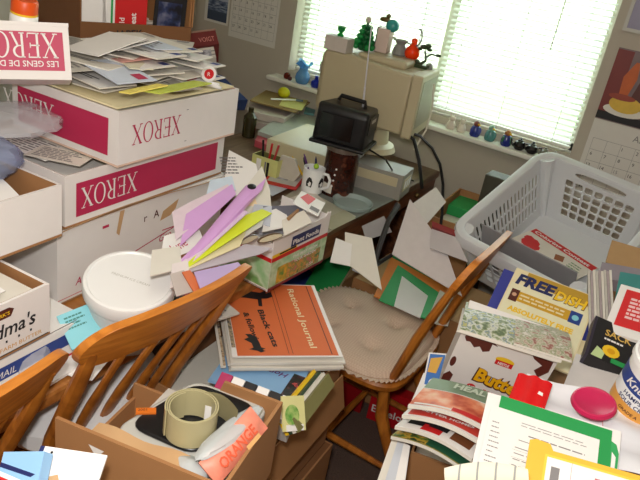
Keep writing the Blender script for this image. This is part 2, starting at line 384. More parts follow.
# oak chairs with arrow-shaped spindles; local: faces -x, back at +x
def make_chair(mx, label, recline=.15, top=.965, group='oak dining chairs', sh=.45, hw=.235, thin=False, rail_h=.052, bw=1.0, leg=(.185, .20)):
    e = empty('dining_chair', mx, label, 'chair', group)
    b = MB(); n = 40
    def sq(r_, k): 
        a = 2*PI*k/n; c, s_ = math.cos(a), math.sin(a); p = .42
        return (math.copysign(abs(c)**p, c)*.215*r_, math.copysign(abs(s_)**p, s_)*.215*r_)
    rings = [(.0, sh-.006), (.5, sh-.005), (.85, sh+.001), (.97, sh), (1, sh-.008), (.99, sh-.024), (.93, sh-.034), (0, sh-.034)]
    vs = []; fs = []
    for r_, z in rings: vs += [(*sq(max(r_, .001), k), z) for k in range(n)]
    for i in range(len(rings)-1):
        for k in range(n): j = (k+1) % n; fs.append((i*n+k, i*n+j, (i+1)*n+j, (i+1)*n+k))
    b.add(vs, fs, OAK); b.build('seat', parent=e)
    for sx in (-1, 1):
        for sy in (-1, 1):
            MB().tube([(sx*.15, sy*.13, sh-.03), (sx*.17, sy*.14, .3), (leg[0] if sx > 0 else -.185, sy*.15, .16), (leg[1] if sx > 0 else -.20, sy*.16, 0)], [.017, .021, .017, .012], OAK, 10).build('leg', parent=e)
    for sy in (-1, 1): MB().tube([(-.188, sy*.152, .13), (0, sy*.152, .135), (leg[0]+.003, sy*.152, .13)], [.009, .013, .009], OAK, 8).build('stretcher', parent=e)
    MB().tube([(0, -.15, .135), (0, .15, .135)], .01, OAK, 8).build('stretcher', parent=e)
    # back
    def bx(z): return .175 + recline*max(0, (z-sh)/(top-sh))**1.15
    def bow(y): return bw*(.03*(1-(y/hw)**2)-.015)
    zr0, zr1 = top-2*rail_h, top
    for y in ((-1, 1) if thin else (-1, 1)):
        yy = y*(hw-(.03 if not thin else .012))
        MB().tube([(bx(sh), yy*.86, sh-.01), (bx(sh+.18), yy*.92, sh+.18), (bx(zr0-.06), yy*.98, zr0-.06), (bx(zr0+.05)+bow(yy), yy, zr0+.05)],
                  [(.016, .014), (.021, .015), (.020, .014), (.016, .010)], OAK, 10, flat=(0, 1, 0)).build('stile', parent=e)
    if not thin:
        for k in range(4):
            yy = (k-1.5)*.073
            zz = [sh-.005, sh+.08, sh+.19, sh+.25, zr0-.09, zr0+.04]; ww = [.009, .014, .0205, .019, .010, .009]
            MB().tube([(bx(z)+bow(yy)*(z-sh)/(zr0-sh), yy*(.86+.14*(z-sh)/(zr0-sh)), z) for z in zz], [(w_, .0075) for w_ in ww], OAK, 10, flat=(0, 1, 0)).build('spindle', parent=e)
    b = MB(); n = 30; vs = []; fs = []
    for i in range(n+1):
        y = hw*math.sin(PI/2*(2*i/n-1)); edge = min(1, (hw-abs(y))/.055); k = math.sqrt(max(0.0, 1-(1-edge)**2)); k = max(k, .04)
        up = .012*(1-(y/hw)**2)
        zc = (zr0+zr1)/2+.004; zt = zc+rail_h*k+up; zb = zc-rail_h*k
        for z, dx in ((zb, -.010), (zb, .010), (zt, .011), (zt, -.009)):
            vs.append((bx(z)+bow(y)+dx, y, z))
    for i in range(n):
        for k in range(4): j = (k+1) % 4; fs.append((i*4+k, i*4+j, (i+1)*4+j, (i+1)*4+k))
    fs += [(3, 2, 1, 0), tuple(n*4+k for k in range(4))]
    b.add(vs, fs, OAKY); b.build('top_rail', parent=e, bevel=.004)
    return e
make_chair(T3((-1.105, .842, 0), -2), 'oak chair with arrow shaped spindles pushed in before the white lidded pail', hw=.214, recline=.235)
make_chair(T3((-1.125, .375, 0), 2), 'oak chair cut off at left edge in front of the open white cartons', top=.95, hw=.214, recline=.235)
far_mx = T3((-.69, 1.725, 0), 0)
make_chair(far_mx, 'oak chair with beige check cushion standing by the desk', recline=.14, top=.90, hw=.19, thin=True, rail_h=.06, bw=.15, leg=(.245, .30))
# ------------------------------------------------------------------ wordmark letters with serifs (unit height), drawn as flat shapes
def wordmark(b, size, mat, mx, loc=(0, 0, 0), rz=0, sx=1.0):
    q = mx @ T3(loc, rz) @ Matrix.Diagonal((size*sx, size, 1, 1)); x = 0
    def bar(p, qq, w0):
        p = Vector((*p, 0)); qq = Vector((*qq, 0)); n = (qq-p).normalized(); h = Vector((w0/2/max(.2, abs(n.y)) if abs(n.y) > .2 else 0, 0 if abs(n.y) > .2 else w0/2, 0))
        b.add([p-h, p+h, qq+h, qq-h], [(0, 1, 2, 3)], mat, q)
    def X(x):
        bar((x+.06, 1), (x+.62, 0), .11); bar((x+.08, 0), (x+.6, 1), .045)
        for a, c in ((-.03, .97), (-.03, .03), (.46, .97), (.48, .03)): bar((x+a, c), (x+a+.22, c), .04)
        return x+.78
    def E_(x):
        bar((x+.1, 0), (x+.1, 1), .1)
        for c, l in ((.975, .5), (.5, .42), (.025, .52)): bar((x, c), (x+l, c), .05)
        bar((x+.48, .82), (x+.5, 1), .04); bar((x+.52, .2), (x+.5, 0), .04); bar((x+.41, .4), (x+.41, .6), .04)
        return x+.66
    def ring(cx, cy, rx, ry, a0, a1, t0, t1, n=20):
        vs = []
        for i in range(n+1):
            a = a0+(a1-a0)*i/n; k = abs(math.cos(a)); w_ = t0*(1-k)+t1*k
            vs += [(cx+rx*math.cos(a), cy+ry*math.sin(a), 0), (cx+(rx-w_)*math.cos(a), cy+(ry-w_*.9)*math.sin(a), 0)]
        b.add(vs, [(2*i, 2*i+2, 2*i+3, 2*i+1) for i in range(n)], mat, q)
    x = X(x); x = E_(x)
    bar((x+.1, 0), (x+.1, 1), .1); bar((x, .025), (x+.22, .025), .05); ring(x+.22, .75, .3, .25, -PI/2, PI/2, .05, .1); bar((x, .975), (x+.24, .975), .05); bar((x+.1, .525), (x+.24, .525), .05); bar((x+.3, .52), (x+.54, 0), .09); bar((x+.46, .025), (x+.62, .025), .05)
    x += .66
    ring(x+.36, .5, .36, .52, 0, 2*PI, .045, .1, 30); x += .80
    X(x)
# ------------------------------------------------------------------ cartons
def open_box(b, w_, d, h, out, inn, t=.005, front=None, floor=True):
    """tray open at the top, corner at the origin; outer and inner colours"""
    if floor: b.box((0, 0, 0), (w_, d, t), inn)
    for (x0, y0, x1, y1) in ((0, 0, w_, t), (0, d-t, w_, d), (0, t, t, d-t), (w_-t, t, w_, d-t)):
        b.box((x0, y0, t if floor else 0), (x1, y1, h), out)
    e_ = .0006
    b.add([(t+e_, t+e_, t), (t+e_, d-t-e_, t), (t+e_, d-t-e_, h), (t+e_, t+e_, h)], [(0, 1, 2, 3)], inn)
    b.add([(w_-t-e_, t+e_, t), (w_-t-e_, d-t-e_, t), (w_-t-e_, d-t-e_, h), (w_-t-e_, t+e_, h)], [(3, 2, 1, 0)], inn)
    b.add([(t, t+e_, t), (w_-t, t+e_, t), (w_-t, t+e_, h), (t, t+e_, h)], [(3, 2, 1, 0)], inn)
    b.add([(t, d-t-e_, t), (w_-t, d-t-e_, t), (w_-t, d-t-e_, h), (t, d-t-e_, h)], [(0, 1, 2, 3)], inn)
    return b
def side_px(w_, h):  # matrix of the +x face: x along +y, y up
    mm = Matrix(((0, 0, 1), (1, 0, 0), (0, 1, 0))).to_4x4(); mm.translation = Vector((w_+.0008, 0, 0)); return mm
def side_ny():       # matrix of the -y face: x along +x, y up
    mm = Matrix(((1, 0, 0), (0, 0, -1), (0, 1, 0))).to_4x4(); mm.translation = Vector((0, -.0008, 0)); return mm
def box_at(corner, w_, d, rz):
    """origin so that the near right corner (w,0) of a tray turned by rz lands on corner"""
    return T3(corner, rz) @ Matrix.Translation((-w_, 0, 0))

# bottom white carton under the lids
W_, D_, H_ = .34, .60, .185
mx = box_at((-1.085, .845, .752), W_, D_, 3)
b = MB(); open_box(b, W_, D_, H_, CARTW, CARD)
q = side_px(W_, H_)
b.text('AN', .026, CRIM, (.05, .035, 0), 2, q, shear=.25, bold=.012); b.text('Gro', .03, CRIM, (.33, .05, 0), 6, q, shear=.3)
b.rect(.0, .012, .16, .014, .0002, PINKT, q); b.rect(.24, .085, .46, .088, .0002, CRIM, q @ T3((0, -.07, 0), 9)); b.rect(.34, .04, .44, .043, .0002, CRIM, q @ T3((0, .06, 0), -3))
b.flat([(.33, .115), (.37, .12), (.39, .135), (.40, .16), (.37, .15), (.34, .14)], .0003, CARDP, q); b.text('r   A', .03, BROWNP, (.27, .13, 0), 0, q, bold=.01)
b.rect(.13, .155, .15, .162, .0003, CRIM, q); b.flat([(.175, .13), (.185, .185), (.20, .185), (.185, .12)], .0003, CARDP, q)
o = b.build('carton', mx, smooth=False); tag(o, 'dented white carton with red script, lowest under the two crimson banded lids', 'box')
# its raised flap
MB().sheet(lambda u, v: (.02*v, u*D_*.98+.005, .18+.012*v+.010*math.sin(5*u)*v), 12, 4, .002, CARTW, matb=CARDP).build('flap', Matrix.Translation((W_-.01, 0, .0)), o)
MB().box((.01, .01, .180), (W_-.01, D_-.01, .184), CARDP).build('flap', parent=o, smooth=False)

# lower lid (crimson band)
def lid(mx, W_, D_, H_, band_px, band_ny, label, inner=CARD):
    b = MB(); open_box(b, W_, D_, H_, CARTW, inner)
    if band_px:
        q = side_px(W_, H_)
        if band_px == 'band':
            b.rect(.03, .02, D_-.03, H_-.022, 0, CRIM, q); wordmark(b, .05, WHITE, q, (.215, .086, .0004), 180, .95)
        else:
            wordmark(b, .048, CRIM, q, (.205, .092, 0), 180, .95)
            for x in (.225, ):
                b.rect(x, .10, x+.008, .1015, 0, GREYT, q); b.rect(x, .02, x+.008, .0215, 0, GREYT, q)
    if band_ny:
        q = side_ny(); b.rect(.02, .02, W_-.03, H_-.022, 0, CRIM, q); wordmark(b, .05, WHITE, q, (.14, .09, .0004), 180, .95)
    o = b.build('carton_tray', mx, smooth=False); tag(o, label, 'box'); return o
lowM = box_at((-1.085, .865, .942), .37, .56, 3)
lid(lowM, .37, .56, .122, 'band', False, 'white carton lid with white upside down wordmark on crimson band, middle of the stack')
upM = box_at((-1.06, .985, 1.068), .34, .44, 3)
lid(upM, .34, .44, .128, 'word', True, 'white carton lid heaped with mail, crimson upside down wordmark on its plain end', M('pink_inner', (222, 190, 170), .7))
# papers in the lower lid (left of the upper one)
def page(name, mx, w_, h_, label, mat=WHITE, group=None, ink=GREYT, n=8, t=.0012, cat='paper', curl=.0, stamp=False, logo=None, back=None):
    b = MB()
    fn = lambda u, v: (u*w_, v*h_, curl*math.sin(PI*u)+curl*.5*math.sin(PI*v))
    b.sheet(fn, 6 if curl else 1, 4 if curl else 1, t, mat, matb=back)
    zz = .0006 + (curl*1.5)
    if n and not curl: b.rows(.08*w_, .1*h_, .9*w_, .9*h_, n, ink, zz)
    if stamp:
        b.rect(w_*.86, h_*.74, w_*.96, h_*.94, zz, BLUE); b.rect(w_*.05, h_*.78, w_*.3, h_*.82, zz, ink); b.rect(w_*.05, h_*.86, w_*.24, h_*.9, zz, ink); b.rect(w_*.4, h_*.4, w_*.75, h_*.44, zz, BLACKP); b.rect(w_*.4, h_*.3, w_*.7, h_*.34, zz, BLACKP)
    if logo: b.rect(*[a*k for a, k in zip(logo[0], (w_, h_, w_, h_))], zz+.0002, logo[1])
    o = b.build(name, mx, smooth=bool(curl)); return tag(o, label, cat, group)
for k in range(9):
    page('letter', T3((-1.445, .885, .952+k*.0095), 3), .34, .165, 'letters filling the middle crimson banded lid', [WHITE, OFFW, WHITE][k % 3], 'papers in the middle lid', n=0, t=.0085)
page('letter', T3((-1.44, .90, 1.044), 12), .20, .12, 'printed white form lying at the front of the middle lid', WHITE, n=9)
page('letter', T3((-1.36, .885, 1.048), 34), .22, .09, 'white envelope with black corner print angled in the middle lid', OFFW, n=0, stamp=True, cat='envelope')
page('letter', T3((-1.27, .905, 1.052), 40), .14, .08, 'small printed slip in the corner of the middle lid', WHITE, n=5)
page('photograph', T3((-1.33, .905, 1.056), 30), .05, .03, 'tiny blue and brown snapshot on letters in the middle lid', BLUE, n=0, cat='photo', logo=((.4, .1, .95, .9), BROWNP))

# mail heap in the upper lid
def in_lid(x, y, z, rz=0, rx=0, ry=0): return upM @ T3((x, y, z), rz, rx, ry)
# cream liner and paper ballast filling the lid
for k in range(12):
    page('letter', in_lid(.012+.004*(k % 3), .012, .0065+k*.0103, 0), .31-.006*(k % 2), .40, 'flat letters packed below the rim of the mail lid', [CREAM, WHITE, OFFW][k % 3], 'letters packed in the mail lid', n=0, t=.0095)
page('folder', in_lid(.008, .006, .1335, 0), .32, .425, 'cream folder sticking above the rim of the mail lid', CREAM, n=0, t=.004, cat='folder')
spec = [  # x,y,rz,w,h,mat,label-or-None, stamp
 (.02, .03, 4, .24, .11, WHITE, None, 1), (.10, .22, -6, .23, .10, OFFW, None, 1), (.03, .12, 12, .25, .12, GREYP, None, 0), (.08, .30, 3, .24, .11, WHITE, None, 1),
 (.04, .05, -9, .24, .10, WHITE, None, 1), (.07, .20, 8, .26, .12, OFFW, None, 0), (.02, .30, -4, .24, .11, WHITE, None, 1), (.10, .08, 16, .22, .10, OFFW, None, 1),
 (.05, .18, -12, .25, .12, GREYP, None, 0), (.09, .28, 6, .24, .11, WHITE, None, 1), (.02, .02, 9, .24, .10, OFFW, None, 1), (.05, .13, -3, .25, .11, WHITE, None, 1),
 (.08, .24, 14, .24, .10, WHITE, None, 0), (.03, .07, 20, .23, .11, GREYP, None, 0), (.06, .16, 2, .24, .11, WHITE, None, 1), (.04, .28, -8, .23, .11, OFFW, None, 1)]
for i, (x, y, rz, w_, h_, mt, lb, st) in enumerate(spec):
    page('envelope', in_lid(x-.01, y, .1395+i*.0052, rz+ (90 if i % 3 == 0 else 0)*0, random.uniform(-1.5, 1.5), random.uniform(-1.5, 1.5)), w_, h_, 'opened letters and envelopes heaped in the upper lid', mt, 'heaped mail in the upper lid', n=0 if st else 7, stamp=bool(st), t=.0032, cat='envelope', back=OFFW)
page('envelope', frame(D(160, 93, 1.40), D(206, 84, 1.56), D(159, 89.5, 1.44))[0], .21, .05, 'lime green envelope low at the right of the heaped mail', M('lime_envelope', (196, 208, 84), .6), n=0, t=.003, cat='envelope')
page('envelope', frame(D(130, 93, 1.36), D(172, 84, 1.47), D(130, 90, 1.39))[0], .12, .03, 'yellow slip edge under the heaped mail', M('lemon_slip', (238, 220, 110), .6), n=0, t=.003, cat='envelope')
tints = [M('pale_blue_letter', (206, 214, 228), .7), M('rosy_letter', (226, 206, 206), .7), M('straw_letter', (226, 220, 196), .7), WHITE, GREYP]
for i in range(16):
    page('letter', in_lid(random.uniform(-.01, .16), random.uniform(.0, .32), .1395+.005*i+.001, random.uniform(-30, 40), random.uniform(-3, 3), random.uniform(-3, 3)), random.uniform(.10, .20), random.uniform(.05, .10), 'small letters and slips scattered through the mail heap', tints[i % 5], 'slips in the mail heap', n=4 if i % 2 else 0, t=.0015, logo=((.7, .6, .92, .85), [BLUE, CRIM, GREYT][i % 3]) if i % 3 else None)
mm, a, c = frame(D(98, 56, 1.47), D(146, 38, 1.56), D(82, 41, 1.58)); page('envelope', mm, a, c, 'blank white envelope topmost on the heaped mail', WHITE, n=0, t=.002, cat='envelope')
mm, a, c = frame(D(118, 50, 1.53), D(158, 40, 1.60), D(115, 44, 1.60)); page('envelope', mm, a, c*.9, 'white envelope with dark print near the top of the heap', WHITE, n=3, ink=BLACKP, t=.002, cat='envelope')
mm, a, c = frame(D(122, 62, 1.52), D(170, 56, 1.60), D(121, 57, 1.57)); page('envelope', mm, a, c, 'pink striped envelope in the middle of the mail heap', M('dusty_pink_slip', (206, 150, 140), .6), n=0, t=.002, cat='envelope')
# roll of tape with red core
e = empty('tape_roll', frame(Z(209, 74, 1.24), Z(209, 74, 1.24)+Vector((.04, .07, 0)), Z(209, 74, 1.24)+Vector((0, 0, .03)))[0], 'white roll with red label end lying right of the mail heap', 'roll')
MB().lathe([(.0, -.10), (.020, -.10), (.020, 0), (.0, 0)], WHITE, 22).build('roll_body', parent=e)
b = MB(); b.disc(0, 0, .013, .0006, RED, n=20); b.text('R', .014, WHITE, (-.004, -.005, .001)); b.build('end_label', parent=e)
mm, a, c = frame(Z(184, 83, 1.218), Z(200, 79, 1.222), Z(182, 76, 1.224)); page('slip', mm, a, c, 'red and white printed slip beside the white roll', WHITE, n=0, logo=((.3, .1, .9, .6), RED))
for k, (u, v) in enumerate((((206, 84, 1.49), (224, 88, 1.50)), ((204, 81, 1.50), (222, 85, 1.52)))):
    tag(MB().tube([Z(u[0], u[1], 1.212+.004*k), Z(v[0]-3, v[1], 1.212+.004*k)], .0045, WHTPL, 8).build('pen'), ['white pen lying nearest on the mail lid corner', 'white pen lying behind another on the mail lid corner'][k], 'pen')

# lid turned on its side at the top left
mm, a, c = frame(D(70, 80, 1.40), D(0, 79, 1.36), D(75, 26, 1.40))
# width runs to the left; face towards the viewer: build with x to the right
Tw, Th, Td = .285, c, .12
mx = mm @ Matrix.Rotation(PI, 4, 'Y')      # x to the right, z into the room
tl = MB()
xdir = (D(75, 80, 1.40)-D(0, 79, 1.345)).normalized(); ydir = (D(80, 25, 1.39)-D(75, 80, 1.40)); ydir = (ydir-xdir*ydir.dot(xdir)).normalized(); zdir = xdir.cross(ydir)
mx = Matrix((xdir, ydir, zdir)).transposed().to_4x4(); mx.translation = D(72, 80, 1.39)
b = MB(); b.box((-Tw, 0, -Td), (0, Th, 0), CARTW)
b.rect(-Tw+.012, .018, -.012, Th-.018, .0006, CRIM)
wordmark(b, Th*.44, WHITE, I4, (-.024, Th*.82, .001), 180, .86); b.text('LES GENS DE DOCUMENTS', Th*.15, WHITE, (-.024, Th*.33, .001), 180, bold=.01, width=.20)
b.box((-Tw-.001, Th-.006, -Td-.001), (.001, Th+.001, .001), CARTW)
tag(b.build('carton_tray', mx, smooth=False), 'white carton lid with crimson panel standing at upper left on the stack', 'box')
# bottle with orange cap on it
bm_ = Matrix.Translation(mx @ Vector((-.085, Th+.002, -.05))) @ Euler((0, R(8), 0)).to_matrix().to_4x4()
e = empty('spice_bottle', bm_, 'white bottle with orange cap on top of the upper left carton lid', 'bottle')
MB().lathe([(.0, 0), (.027, 0), (.028, .004), (.028, .02), (.026, .024), (.025, .026)], WHTPL, 24).build('bottle_body', parent=e)
MB().lathe([(.0, .026), (.0265, .026), (.0265, .032), (.0265, .05), (.024, .054), (0, .054)], M('orange_cap', (226, 84, 20), .4), 28).build('cap', parent=e)
MB().lathe([(.0262, .024), (.0268, .0245), (.0268, .028), (.0262, .0285)], YEL, 28).build('cap_ring', parent=e)

# tall brown carton behind the mail heap
fr_o = Z(76, 60, 1.19); fr_u = Z(182, 62, 1.19)
ang = math.degrees(math.atan2(fr_u.y-fr_o.y, fr_u.x-fr_o.x)); L = .335
cx = Matrix.Translation((fr_o.x-.02, fr_o.y+.03, .752)) @ Matrix.Rotation(R(ang), 4, 'Z')
b = MB(); t = .005; hh = .66; dp = .36
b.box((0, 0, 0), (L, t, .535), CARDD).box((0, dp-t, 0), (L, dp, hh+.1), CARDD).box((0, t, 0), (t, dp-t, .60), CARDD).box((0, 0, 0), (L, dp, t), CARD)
b.box((L-t, t, 0), (L, dp-t, hh+.1), CARD)  # paler than the other walls: the light on it is put into the colour
q = Matrix(((1, 0, 0), (0, 0, -1), (0, 1, 0))).to_4x4(); q.translation = Vector((0, -.0008, 0))
b.text('JAPEK', .03, BLACKP, (.10, .495, 0), 4, q, bold=.02)
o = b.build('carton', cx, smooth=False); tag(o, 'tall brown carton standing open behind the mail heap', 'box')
MB().box((.0, -.001, 0), (.004, .10, .12), CARD).build('flap', Matrix.Translation((L+.0, 0, .535)) @ Matrix.Rotation(R(-12), 4, 'Z'), o, smooth=False)
for k in range(5):
    tag(MB().box((0, 0, 0), (.315, .032, .50), [OFFW, WHITE, GREYP][k % 3]).build('file', cx @ Matrix.Translation((.02, .02+k*.066, .006)), smooth=False), 'papers standing filed in the tall brown carton', 'file', 'files in the tall carton')
b = MB().box((0, 0, 0), (.095, .004, .13), RED).box((-.035, 0, 0), (0, .004, .13), WHITE).rect(-.012, 0, -.006, .13, 0, GREENF, Matrix(((1, 0, 0), (0, 0, -1), (0, 1, 0))).to_4x4() @ T3((0, 0, .0006)))
q = Matrix(((1, 0, 0), (0, 0, -1), (0, 1, 0))).to_4x4(); q.translation = Vector((0, -.0008, 0))
b.text('great', .024, WHITE, (.062, .008, 0), 90, q, bold=.02); b.text('mild', .022, WHITE, (.028, .008, 0), 90, q, bold=.01)
tag(b.build('packet', cx @ Matrix.Translation((.10, .010, .506)), smooth=False), 'red and white printed packet standing in the tall brown carton', 'packet')
b = MB().box((0, 0, 0), (.10, .005, .12), BLACKP); b.rect(.01, .01, .085, .10, .0, ramp_mat('blue_car_photo', [(20, 20, 30), (40, 50, 90), (120, 120, 140)], 20), q)
tag(b.build('video_case', cx @ T3((.215, .010, .503), 0, 0, 3), smooth=False), 'dark case with blue picture in the tall brown carton', 'case')
b = MB().box((0, 0, 0), (.07, .004, .14), WHITE); tag(b.build('card', cx @ T3((-.0+.008, .010, .506), 0, 0, -4), smooth=False), 'white card at the left of the tall brown carton', 'card')

# maroon binder box and navy binder between carton and desk
mm, a, c = frame(D(180, 49, 2.12), D(219, 44, 2.15), D(180, 33, 2.14))
b = MB().box((0, 0, -.10), (a, c, 0), M('maroon_board', (104, 34, 34), .6)); b.box((-.001, c-.006, -.101), (a+.001, c, .001), M('maroon_edge', (150, 120, 104), .6)); b.text('VOIGT', c*.42, M('rose_print', (200, 130, 120), .5), (a*.52, c*.25, .0006), width=a*.4)
tag(b.build('box_file', mm, smooth=False), 'maroon box with pale lettering behind the brown carton by the wall', 'box')
mm, a, c = frame(D(180, 62, 2.08), D(216, 57, 2.1), D(180, 50, 2.1))
b = MB().box((0, 0, -.10), (a, c*.9, 0), GREYP); b.rect(0, c*.2, a, c*.3, .0005, GREYT); b.rect(0, c*.5, a, c*.6, .0005, GREYT)
b.rect(a*.55, c*.15, a*.9, c*.7, .0008, ramp_mat('grey_photo_print', [(90, 90, 100), (190, 190, 200)], 60))
tag(b.build('magazine_stack', mm, smooth=False), 'flat newspapers under the maroon box by the wall', 'newspapers')
mm, a, c = frame(D(212, 100, 2.12), D(250, 100, 2.17), D(220, 62, 2.22))
b = MB().prism([(.0, 0), (.12, 0), (.055, .11), (.03, .115)], -.05, 0, M('deep_blue_binder', (30, 52, 96), .5)); b.rect(.045, .03, .06, .045, .0006, SKYB)
tag(b.build('binder', mm, smooth=False), 'deep blue binder leaning against the wall right of the mail lid', 'binder')

# open white carton and grandma's carton at far left
def open_carton(mx, w_, d, h, label, face=None):
    b = MB(); open_box(b, w_, d, h, CARTW, CARD, .006)
    if face: face(b, side_px(w_, h))
    o = b.build('carton', mx, smooth=False); tag(o, label, 'box'); return o
def mas(b, q):
    b.rect(0, 0, .5, .002, 0, GREYT, q)
    b.text("Grandma's", .040, BLACKP, (.120, .044, .0002), 0, q, shear=.18, bold=.014, width=.165)
    b.flat([(.205, .082), (.235, .082), (.242, .095), (.232, .101), (.195, .101), (.185, .095)], .0002, BROWNP, q); b.text('MARK’S', .010, YEL, (.195, .087, .0005), 0, q, width=.038, bold=.02)
    b.text('BAKED WITH FARM BUTTER', .012, M('mustard_print', (206, 150, 40), .5), (.12, .014, .0002), 0, q, width=.18); 
    for k in range(5): b.rect(.17+k*.026, .030, .174+k*.026, .035, .0002, BLACKP, q)
    b.rect(.09, .006, .315, .008, .0002, BLACKP, q)
c1 = Z(50, 333, .84)
gm = Matrix.Translation((c1.x, c1.y, .838)) @ Matrix.Rotation(R(4), 4, 'Z') @ Matrix.Translation((-.34, -.32, 0))
open_carton(gm, .34, .32, .112, "open white carton with black script and a brown emblem at left edge", mas)
c2 = Z(62, 236, .962)
am = Matrix.Translation((c2.x, c2.y, .962)) @ Matrix.Rotation(R(4), 4, 'Z') @ Matrix.Translation((-.36, -.36, 0))
open_carton(am, .36, .36, .115, 'plain white open carton with brown inside above the scripted one')
q = am
b = MB().sheet(lambda u, v: (.06+.24*u, .05+.27*v, .07+.055*math.sin(PI*u)*(1-.3*v)), 10, 4, .002, WHITE)
b.text('O', .04, PINKT, (.20, .12, .129), 20)
tag(b.build('paper_bag', q, smooth=True), 'rumpled white paper with pale red stamp bulging from the plain white carton', 'paper bag')
tag(MB().box((.03, .03, .007), (.33, .33, .065), OFFW).build('paper_bundle', am, smooth=False), 'pale paper bundle inside the plain white carton', 'papers')
b = MB().sheet(lambda u, v: (.05+.26*u, .03+.22*v, .113+.010*math.sin(3*u)), 8, 3, .0015, WHITE); tag(b.build('letter', gm @ T3((0, 0, 0), 0), smooth=True), 'white folded sheet lying across the scripted carton', 'paper')
tag(MB().box((.02, .02, .007), (.32, .30, .10), OFFW).build('paper_bundle', gm, smooth=False), 'paper bundle inside the scripted carton', 'papers')
# clear plastic bags lying over the plain carton
def crumple(name, mx, rx, ry, rz, mat, label, cat='plastic bag', seed=1, n=22, amp=.28):
    rr = random.Random(seed); k = [(Vector((rr.gauss(0, 1), rr.gauss(0, 1), rr.gauss(0, 1)))*2.2, rr.uniform(0, 6), rr.uniform(.4, 1)) for _ in range(9)]
    vs = []; fs = []; m_ = n//2
    for j in range(m_+1):
        for i in range(n):
            a = 2*PI*i/n; p = PI*j/m_; d = Vector((math.sin(p)*math.cos(a), math.sin(p)*math.sin(a), math.cos(p)))
            r_ = 1+amp*sum(c*abs(math.sin(d.dot(v)+f)) for v, f, c in k)/3-amp*.8
            vs.append((d.x*r_*rx, d.y*r_*ry, d.z*r_*rz))
    for j in range(m_):
        for i in range(n): q_ = (i+1) % n; fs.append((j*n+i, (j+1)*n+i, (j+1)*n+q_, j*n+q_))
    o = MB().add(vs, fs, mat).build(name, mx, ang=22); return tag(o, label, cat)
PLB = clear_mat('clear_plastic', (246, 246, 250), .7, .1)
p = Z(8, 112, 1.15); crumple('plastic_bag', T3((p.x, p.y, 1.135), 20), .10, .10, .022, PLB, 'clear crumpled plastic bag spread over papers at the left edge', seed=3)
p = Z(-16, 152, 1.11); crumple('plastic_bag', T3((p.x, p.y, 1.098), 70), .06, .055, .035, clear_mat('blue_plastic', (196, 204, 228), .68, .1), 'bluish plastic bag bundled below the clear one at left edge', seed=5)
# flat mailing box under the scripted carton
fx = Z(40, 372, .79)
b = MB().box((-.42, -.42, 0), (0, .16, .082), WHITE)
q = Matrix(((0, 0, 1), (1, 0, 0), (0, 1, 0))).to_4x4(); q.translation = Vector((.0008, 0, 0))
b.rect(-.42, .038, .16, .066, 0, BLUE, q); b.rect(-.42, .008, .16, .014, 0, RED, q); b.text('MAIL', .02, WHITE, (-.05, .043, .0004), 0, q, shear=.2)
tag(b.build('mailing_box', T3((-.905, .62, .753), 3), smooth=False), 'flat white mailing box with blue band below the scripted carton', 'box')
b = MB().box((0, 0, 0), (.006, .085, .085), AQUA); b.rows(.01, .03, .075, .075, 4, TEAL, .0005, Matrix(((0, 0, 1), (1, 0, 0), (0, 1, 0))).to_4x4() @ T3((0, 0, .0062)))
mm, a, c = frame(D(72, 350, 1.30), D(100, 338, 1.33), D(75, 309, 1.33))
b = MB().box((0, 0, -.004), (a*1.3, c, 0), AQUA); b.rows(.01, c*.5, a*.9, c*.9, 4, TEAL, .0006)
tag(b.build('booklet', mm, smooth=False), 'aqua printed booklet leaning against the white lidded pail', 'booklet')

# white lidded pail
pc = Z(130, 279, .895)
e = empty('pail', Matrix.Translation((pc.x, pc.y, .766)) @ Matrix.Rotation(R(13), 4, Vector((pc.y, -pc.x, 0))), 'white plastic pail with flat lid standing behind the oak chair', 'pail')
MB().lathe([(0, 0), (.074, 0), (.077, .004), (.086, .125), (.086, .13), (0, .13)], clear_mat('cloudy_white_plastic', (236, 236, 234), .1, .4), 40).build('pail_body', parent=e)
pl_ = MB().lathe([(.086, .12), (.0915, .12), (.093, .124), (.093, .146), (.091, .151), (.085, .1525), (.082, .1495), (0, .1495)], WHTPL, 48).build('pail_lid', parent=e)
b = MB(); b.text('PREMIUM ICE CREAM', .009, GREYPL, (0, 0, .1500), 20, center=True); b.build('lettering', parent=pl_, smooth=False)

# clutter on the table edge behind the chair spindles
p = Z(110, 400, .76); crumple('plastic_bag', T3((-.92, .655, .785), 20), .045, .035, .03, PLB, 'clear crumpled bag seen through the nearest chair spindles', seed=8)
tag(MB().sheet(lambda u, v: (.22*u, .17*v, .012*math.sin(6*u+4*v)), 10, 8, .001, WHITE).build('letter', T3((-1.03, .66, .768), 14)), 'white sheet on the table edge seen between chair spindles', 'paper')
b = MB().box((0, 0, 0), (.21, .16, .004), GREYP); b.rect(.01, .02, .10, .14, .0043, ramp_mat('flower_photo', [(40, 60, 40), (200, 60, 110), (230, 220, 200), (30, 40, 30)], 30)); b.rows(.11, .02, .2, .14, 12, GREYT, .0044)
tag(b.build('magazine', T3((-1.02, 1.02, .756), -15), smooth=False), 'flowered magazine on the table behind the chair', 'magazine')
e = empty('saucepan', T3((-.90, .955, .752)), 'small dark grey pot beside the pail behind the spindles', 'pot')
MB().lathe([(0, 0), (.05, 0), (.055, .006), (.056, .06), (.058, .062), (.054, .062), (.052, .008), (0, .008)], M('dark_enamel', (70, 74, 80), .3), 28).build('pot_body', parent=e)
MB().tube([(.055, 0, .05), (.10, .03, .055)], [(.007, .004), (.008, .004)], BLKPL, 8).build('handle', parent=e)
tag(MB().box((0, 0, 0), (.3, .38, .006), WHITE).build('letter', T3((-1.15, .46, .756), 5), smooth=False), 'white card under the first chair rail on the table', 'paper')
